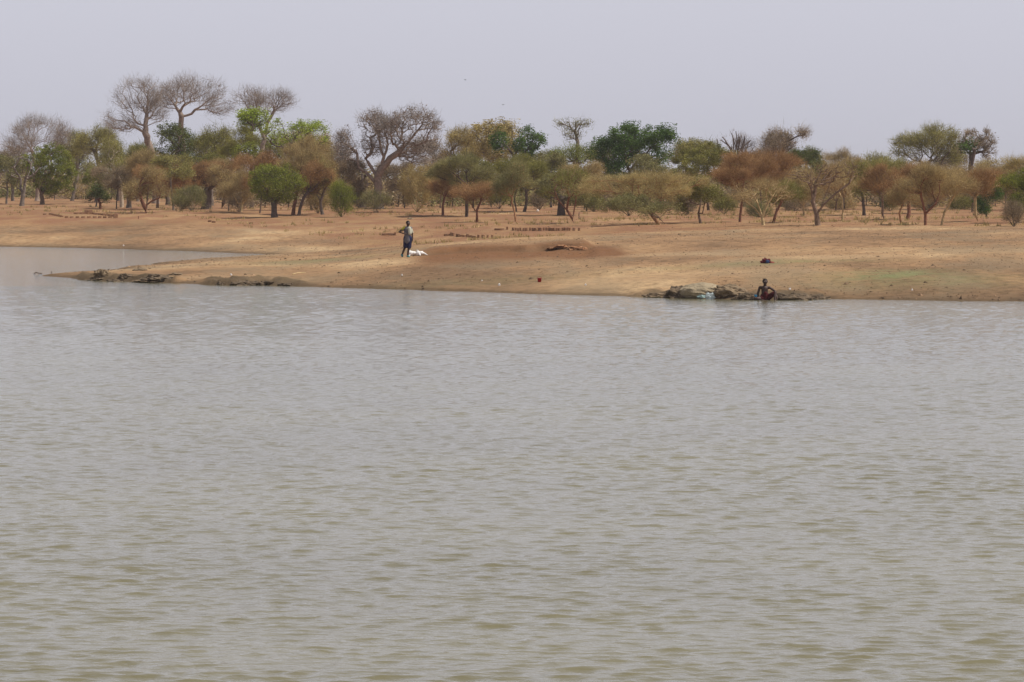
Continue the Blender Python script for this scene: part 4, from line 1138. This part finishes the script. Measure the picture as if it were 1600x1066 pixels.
body += hand((-.27, -.07, .08), (.1, -.6, -.35), (0, 0, 1)) + hand((.37, -.30, .20), (.15, -.25, -1), (1, 0, 0))
link('body', prims_mesh('body', body, .0085), SKIN, e2)
link('hair', prims_mesh('hair', [('e', Vector(hc) - fc * .015 + Vector((0, 0, .028)), (.092, .096, .100))], .01), HAIR, e2)
eyes(e2, hc, fc)
link('shorts', prims_mesh('shorts', [('c', (-.07, .03, .20), (.02, .03, .20), .15, .15), ('c', (.05, .0, .14), (.26, -.18, .32), .118, .092),
                                     ('c', (-.10, .0, .13), (-.17, -.08, .14), .11, .10), ('c', (-.05, -.06, .14), (-.03, -.1, .34), .10, .07)], .012), mat('dark_red_cloth', (.065, .007, .009), var=.25), e2)

# stooping person in yellow among the trees
D = 400; q = at(1293, 334, D); z = gz(q[0], D)
e3 = empty('person', (q[0], D, z)); e3.scale = (.8, .8, .8)
tag(e3, 'small distant person in yellow clothes stooping among the thorn trees', 'person')
fc = Vector((-1, -.2, 0)); hc = (-.42, -.02, 1.08)
body = head(hc, fc) + [('c', (-.30, 0, .98), (-.38, 0, 1.03), .055, .052), ('c', (-.24, 0, .97), (.0, 0, .86), .115, .12),
    ('c', (-.27, -.16, .95), (-.27, .16, .95), .055, .055), ('c', (-.27, -.17, .95), (-.36, -.18, .68), .046, .038), ('c', (-.36, -.18, .68), (-.46, -.12, .46), .036, .026),
    ('c', (-.27, .17, .95), (-.36, .18, .68), .046, .038), ('c', (-.36, .18, .68), (-.46, .12, .46), .036, .026),
    ('c', (.02, -.09, .85), (-.06, -.10, .46), .088, .06), ('c', (-.06, -.10, .46), (.02, -.11, .08), .056, .036),
    ('c', (.02, .09, .85), (-.02, .10, .46), .088, .06), ('c', (-.02, .10, .46), (.10, .11, .08), .056, .036),
    ('c', (.02, -.11, .04), (-.16, -.12, .03), .038, .028), ('c', (.10, .11, .04), (-.08, .12, .03), .038, .028)]
body += hand((-.46, -.12, .46), (-.2, 0, -1), (-1, 0, 0)) + hand((-.46, .12, .46), (-.2, 0, -1), (-1, 0, 0))
link('body', prims_mesh('body', body, .01), SKIN, e3)
link('hair', prims_mesh('hair', [('e', Vector(hc) - fc * .015 + Vector((0, 0, .028)), (.092, .096, .100))], .012), HAIR, e3)
YEL = mat('yellow_cloth', (.66, .40, .05), var=.15)
link('robe', prims_mesh('robe', [('c', (-.25, 0, .96), (.0, 0, .86), .145, .15), ('c', (-.26, -.15, .95), (-.33, -.18, .76), .075, .062), ('c', (-.26, .15, .95), (-.33, .18, .76), .075, .062),
                                 ('c', (.0, -.07, .84), (-.02, -.08, .32), .14, .14), ('c', (.02, .07, .84), (.03, .08, .32), .14, .15)], .015), YEL, e3)

# ------------------------------------------------------------------ small things
def cloth(name, px, py, w, h, m, label, cat, seed, rough=.5, dep=.7, parts=None, D=None, dz=0):
    x, y, z = hit(px, py)
    sx = w / 2 / F * y; sz = h / F * y
    me = ico_lump(name, seed, (sx, sx * dep, sz * .62), rough=rough, sub=4, ridge=1.8)
    o = link(name, me, m, loc=(x, y + .02, z + sz * .34 + dz))
    return tag(o, label, cat)
WHITE = mat('white_sacking', (.80, .77, .74), var=.06, scale=9, bump=.4)
x, y, z = hit(650, 399)
s = empty('white_sack', (x, y, z)); s.scale = (1.2, 1.1, 1.0); tag(s, 'crumpled white sack lying on the ground at the feet of the standing person', 'sack')
def folded(name, pts, seed):
    """crumpled sheet-like bag: lumps along pts"""
    return prims_mesh(name, pts, .012)
link('bag_body', folded('bag_body', [('e', (-.22, 0, .11), (.17, .14, .13)), ('e', (-.10, .03, .12), (.15, .15, .10)), ('e', (.10, .0, .10), (.14, .13, .13)), ('c', (-.24, 0, .2), (-.33, .02, .30), .05, .03),
     ('c', (.10, .0, .18), (.04, -.03, .26), .06, .03), ('c', (.14, -.08, .09), (.18, -.2, .01), .05, .02), ('c', (-.24, -.08, .06), (-.27, -.16, .0), .04, .02)], 1), WHITE, s)
link('loose_end', folded('loose_end', [('c', (.2, 0, .13), (.30, .02, .12), .10, .06), ('c', (.30, .02, .12), (.47, .0, .03), .06, .02), ('c', (.24, .02, .16), (.28, .0, .22), .05, .02)], 2), WHITE, s)
cloth('plastic_sheet', 641, 342.5, 10, 2.4, ROCK, 'small pale crumpled sheet on the ground behind the head of the standing person', 'sheet', 51)
# red can
x, y, z = hit(843, 440.5)
r_ = empty('red_bucket', (x, y, z)); tag(r_, 'small red plastic bucket alone on the bank near the water', 'bucket')
def lathe(name, prof, seg=20):
    V = []; Fq = []
    for i, (rr, zz) in enumerate(prof):
        for k in range(seg):
            a = 2 * math.pi * k / seg; V.append((rr * math.cos(a), rr * math.sin(a), zz))
    for i in range(len(prof) - 1):
        for k in range(seg):
            a = i * seg + k; b = i * seg + (k + 1) % seg
            Fq.append([a, b, b + seg, a + seg])
    return np_mesh(name, np.array(V), [(np.array(Fq), 0)], True)
RED = mat('red_plastic', (.33, .015, .02), var=.1, rough=.4)
link('tub', lathe('tub', [(.001, 0), (.075, 0), (.09, .16), (.098, .165), (.098, .175), (.088, .172), (.072, .01), (.001, .012)]), RED, r_)
hp = [(.095 * math.cos(a), .02, .165 + .07 * math.sin(a)) for a in np.linspace(0, math.pi, 9)]
link('handle', prims_mesh('handle', [('c', a, b, .006, .006) for a, b in zip(hp[:-1], hp[1:])], .004), RED, r_)
# bundle of clothes
x, y, z = hit(1198, 411)
b_ = empty('clothes_bundle', (x, y, z)); tag(b_, 'heap of dark red and blue clothes lying on the open bank above the seated person', 'clothes')
link('red_cloth', ico_lump('red_cloth', 61, (.20, .16, .11), rough=.6, ridge=1.7), mat('maroon_cloth', (.12, .02, .025), var=.3, scale=9), b_, (0, .05, .07))
link('blue_cloth', ico_lump('blue_cloth', 62, (.08, .09, .08), rough=.5, ridge=1.7), mat('blue_cloth', (.05, .08, .17), var=.3, scale=9), b_, (.02, -.08, .06))
link('sleeve', ico_lump('sleeve', 63, (.12, .07, .035), rough=.5, ridge=1.7), mat('faded_red_cloth', (.34, .10, .08), var=.2), b_, (.22, -.02, .03))
cloth('blue_bundle', 1180, 466, 12, 8, mat('bright_blue_plastic', (.03, .25, .46), var=.35, scale=12, rough=.5), 'crumpled bright blue plastic bundle at the side of the seated person', 'bundle', 64, dep=.6)
cloth('pale_cloth', 1110, 467, 13, 10, mat('pale_blue_cloth', (.55, .62, .62), var=.15, scale=10), 'pale blue-white cloth lying at the foot of the pale rock, larger one on the right', 'cloth', 65, dep=.5, dz=.03)
cloth('pale_cloth', 1098, 466.5, 14, 6, mat('aqua_cloth', (.36, .48, .47), var=.25, scale=10), 'aqua-tinted cloth lying flat at the foot of the pale rock, smaller one on the left', 'cloth', 66, dep=.5, dz=.03)
cloth('yellow_cloth', 1159, 468, 8, 4, mat('dull_yellow_cloth', (.50, .42, .12), var=.2, scale=10), 'small dull yellow rag on the shore left of the seated person', 'rag', 67)
rock(1174, 469, 11, 5, CLAY, 'little dark stone in the shallows left of the seated person', seed=68)
for i, (px, py, w) in enumerate(((1234, 452, 3.2), (780, 446, 3.4), (753, 439, 2), (915, 446, 2.6), (1425, 454, 3), (628, 431, 2.6), (361, 430, 3), (193, 384.5, 2), (840, 330, 3))):
    lab = ['scrap of white litter on the bank just right of the seated person', 'scrap of white litter on the bank left of the red bucket', 'tiny pale scrap up the bank left of the red bucket',
           'pale scrap of litter on the bank right of the red bucket', 'pale scrap of litter on the far right of the bank', 'tiny white scrap on the bank below the standing person',
           'white scrap on the spit above the broad dark clay bank', 'white scrap at the far shore of the inlet', 'pale scrap on the ground between the thorn trees'][i]
    cloth('litter', px, py, w, w, WHITE, lab, 'litter', 70 + i, dep=.8)
# sticks
def stick(pts, r0, m, label, name='stick'):
    p0 = Vector(pts[0])
    o = link(name, prims_mesh(name, [('c', Vector(a) - p0, Vector(b) - p0, r0, r0 * .8) for a, b in zip(pts[:-1], pts[1:])], r0 * .6), m, loc=p0)
    tag(o, label, 'stick')
x, y, z = hit(457, 430); stick([(x, y, z + .04), (x + .2, y + .5, z + .09), (x + .55, y + 1.0, z + .1)], .028, BARK['yellow'], 'pale dead stick lying on the green-tinged ground of the spit')
X0, Y0 = wp(52, 428); stick([(X0, Y0, -.02), (X0 + .12, Y0 + .1, .07), (X0 + .3, Y0, .03), (X0 + .42, Y0 + .05, .02)], .03, BARK['dark'], 'dark snag poking out of the water off the tip of the spit')
X0, Y0 = wp(80, 427); stick([(X0, Y0, -.02), (X0 + .02, Y0, .10)], .025, BARK['dark'], 'short dark stub in the water right beside the tip of the spit')
x, y, z = hit(905, 342); stick([(x, y, z - .05), (x - .02, y, z + .3), (x, y, z + .5)], .05, BARK['brown'], 'short upright post among the thorn trees above the long brick row', name='post')
x, y, z = hit(216, 342); stick([(x, y, z - .05), (x + .02, y, z + .22)], .04, BARK['red'], 'short peg standing in the ground right of the left brickyard', name='post')

# birds
BIRD = mat('bird_plumage', (.05, .045, .04), var=.2)
for px, py, D, rz, lb in ((727, 125, 330, .5, 'dark bird in flight high above the baobab, upper one'), (786, 164, 330, 2.2, 'dark bird in flight above the golden-brown tree, lower one')):
    p = at(px, py, D)
    o = link('bird', prims_mesh('bird', [('c', (-.10, 0, 0), (.08, 0, 0), .022, .032), ('e', (.12, 0, .01), (.026, .022, .022)), ('c', (.13, 0, .008), (.165, 0, .0), .008, .003),
        ('c', (.02, .02, .01), (0, .12, .06), .020, .014), ('c', (0, .12, .06), (-.07, .24, .03), .014, .005), ('c', (.02, -.02, .01), (0, -.12, .06), .020, .014),
        ('c', (0, -.12, .06), (-.07, -.24, .03), .014, .005), ('c', (-.10, 0, 0), (-.20, .03, 0), .016, .008), ('c', (-.10, 0, 0), (-.20, -.03, 0), .016, .008)], .008), BIRD, loc=p)
    o.rotation_euler.z = rz; o.scale = (.7, .7, .7)
    tag(o, lb, 'bird', 'birds in the sky')

# ------------------------------------------------------------------ dusty air
hz = link('haze', boxes_mesh('haze', [(-6300, 6300, -90, 6900, -3.2, 26)]), None)
hm = bpy.data.materials.new('dusty_air'); hm.use_nodes = True
hn = hm.node_tree.nodes; hn.remove(hn['Principled BSDF'])
pv = hn.new('ShaderNodeVolumePrincipled')
pv.inputs['Color'].default_value = (.93, .92, .96, 1)
pv.inputs['Density'].default_value = .00013
pv.inputs['Anisotropy'].default_value = .2
hm.node_tree.links.new(pv.outputs[0], hn['Material Output'].inputs['Volume'])
hz.data.materials.append(hm)
tag(hz, 'thin dusty air over the lake and trees', 'haze', kind='stuff')
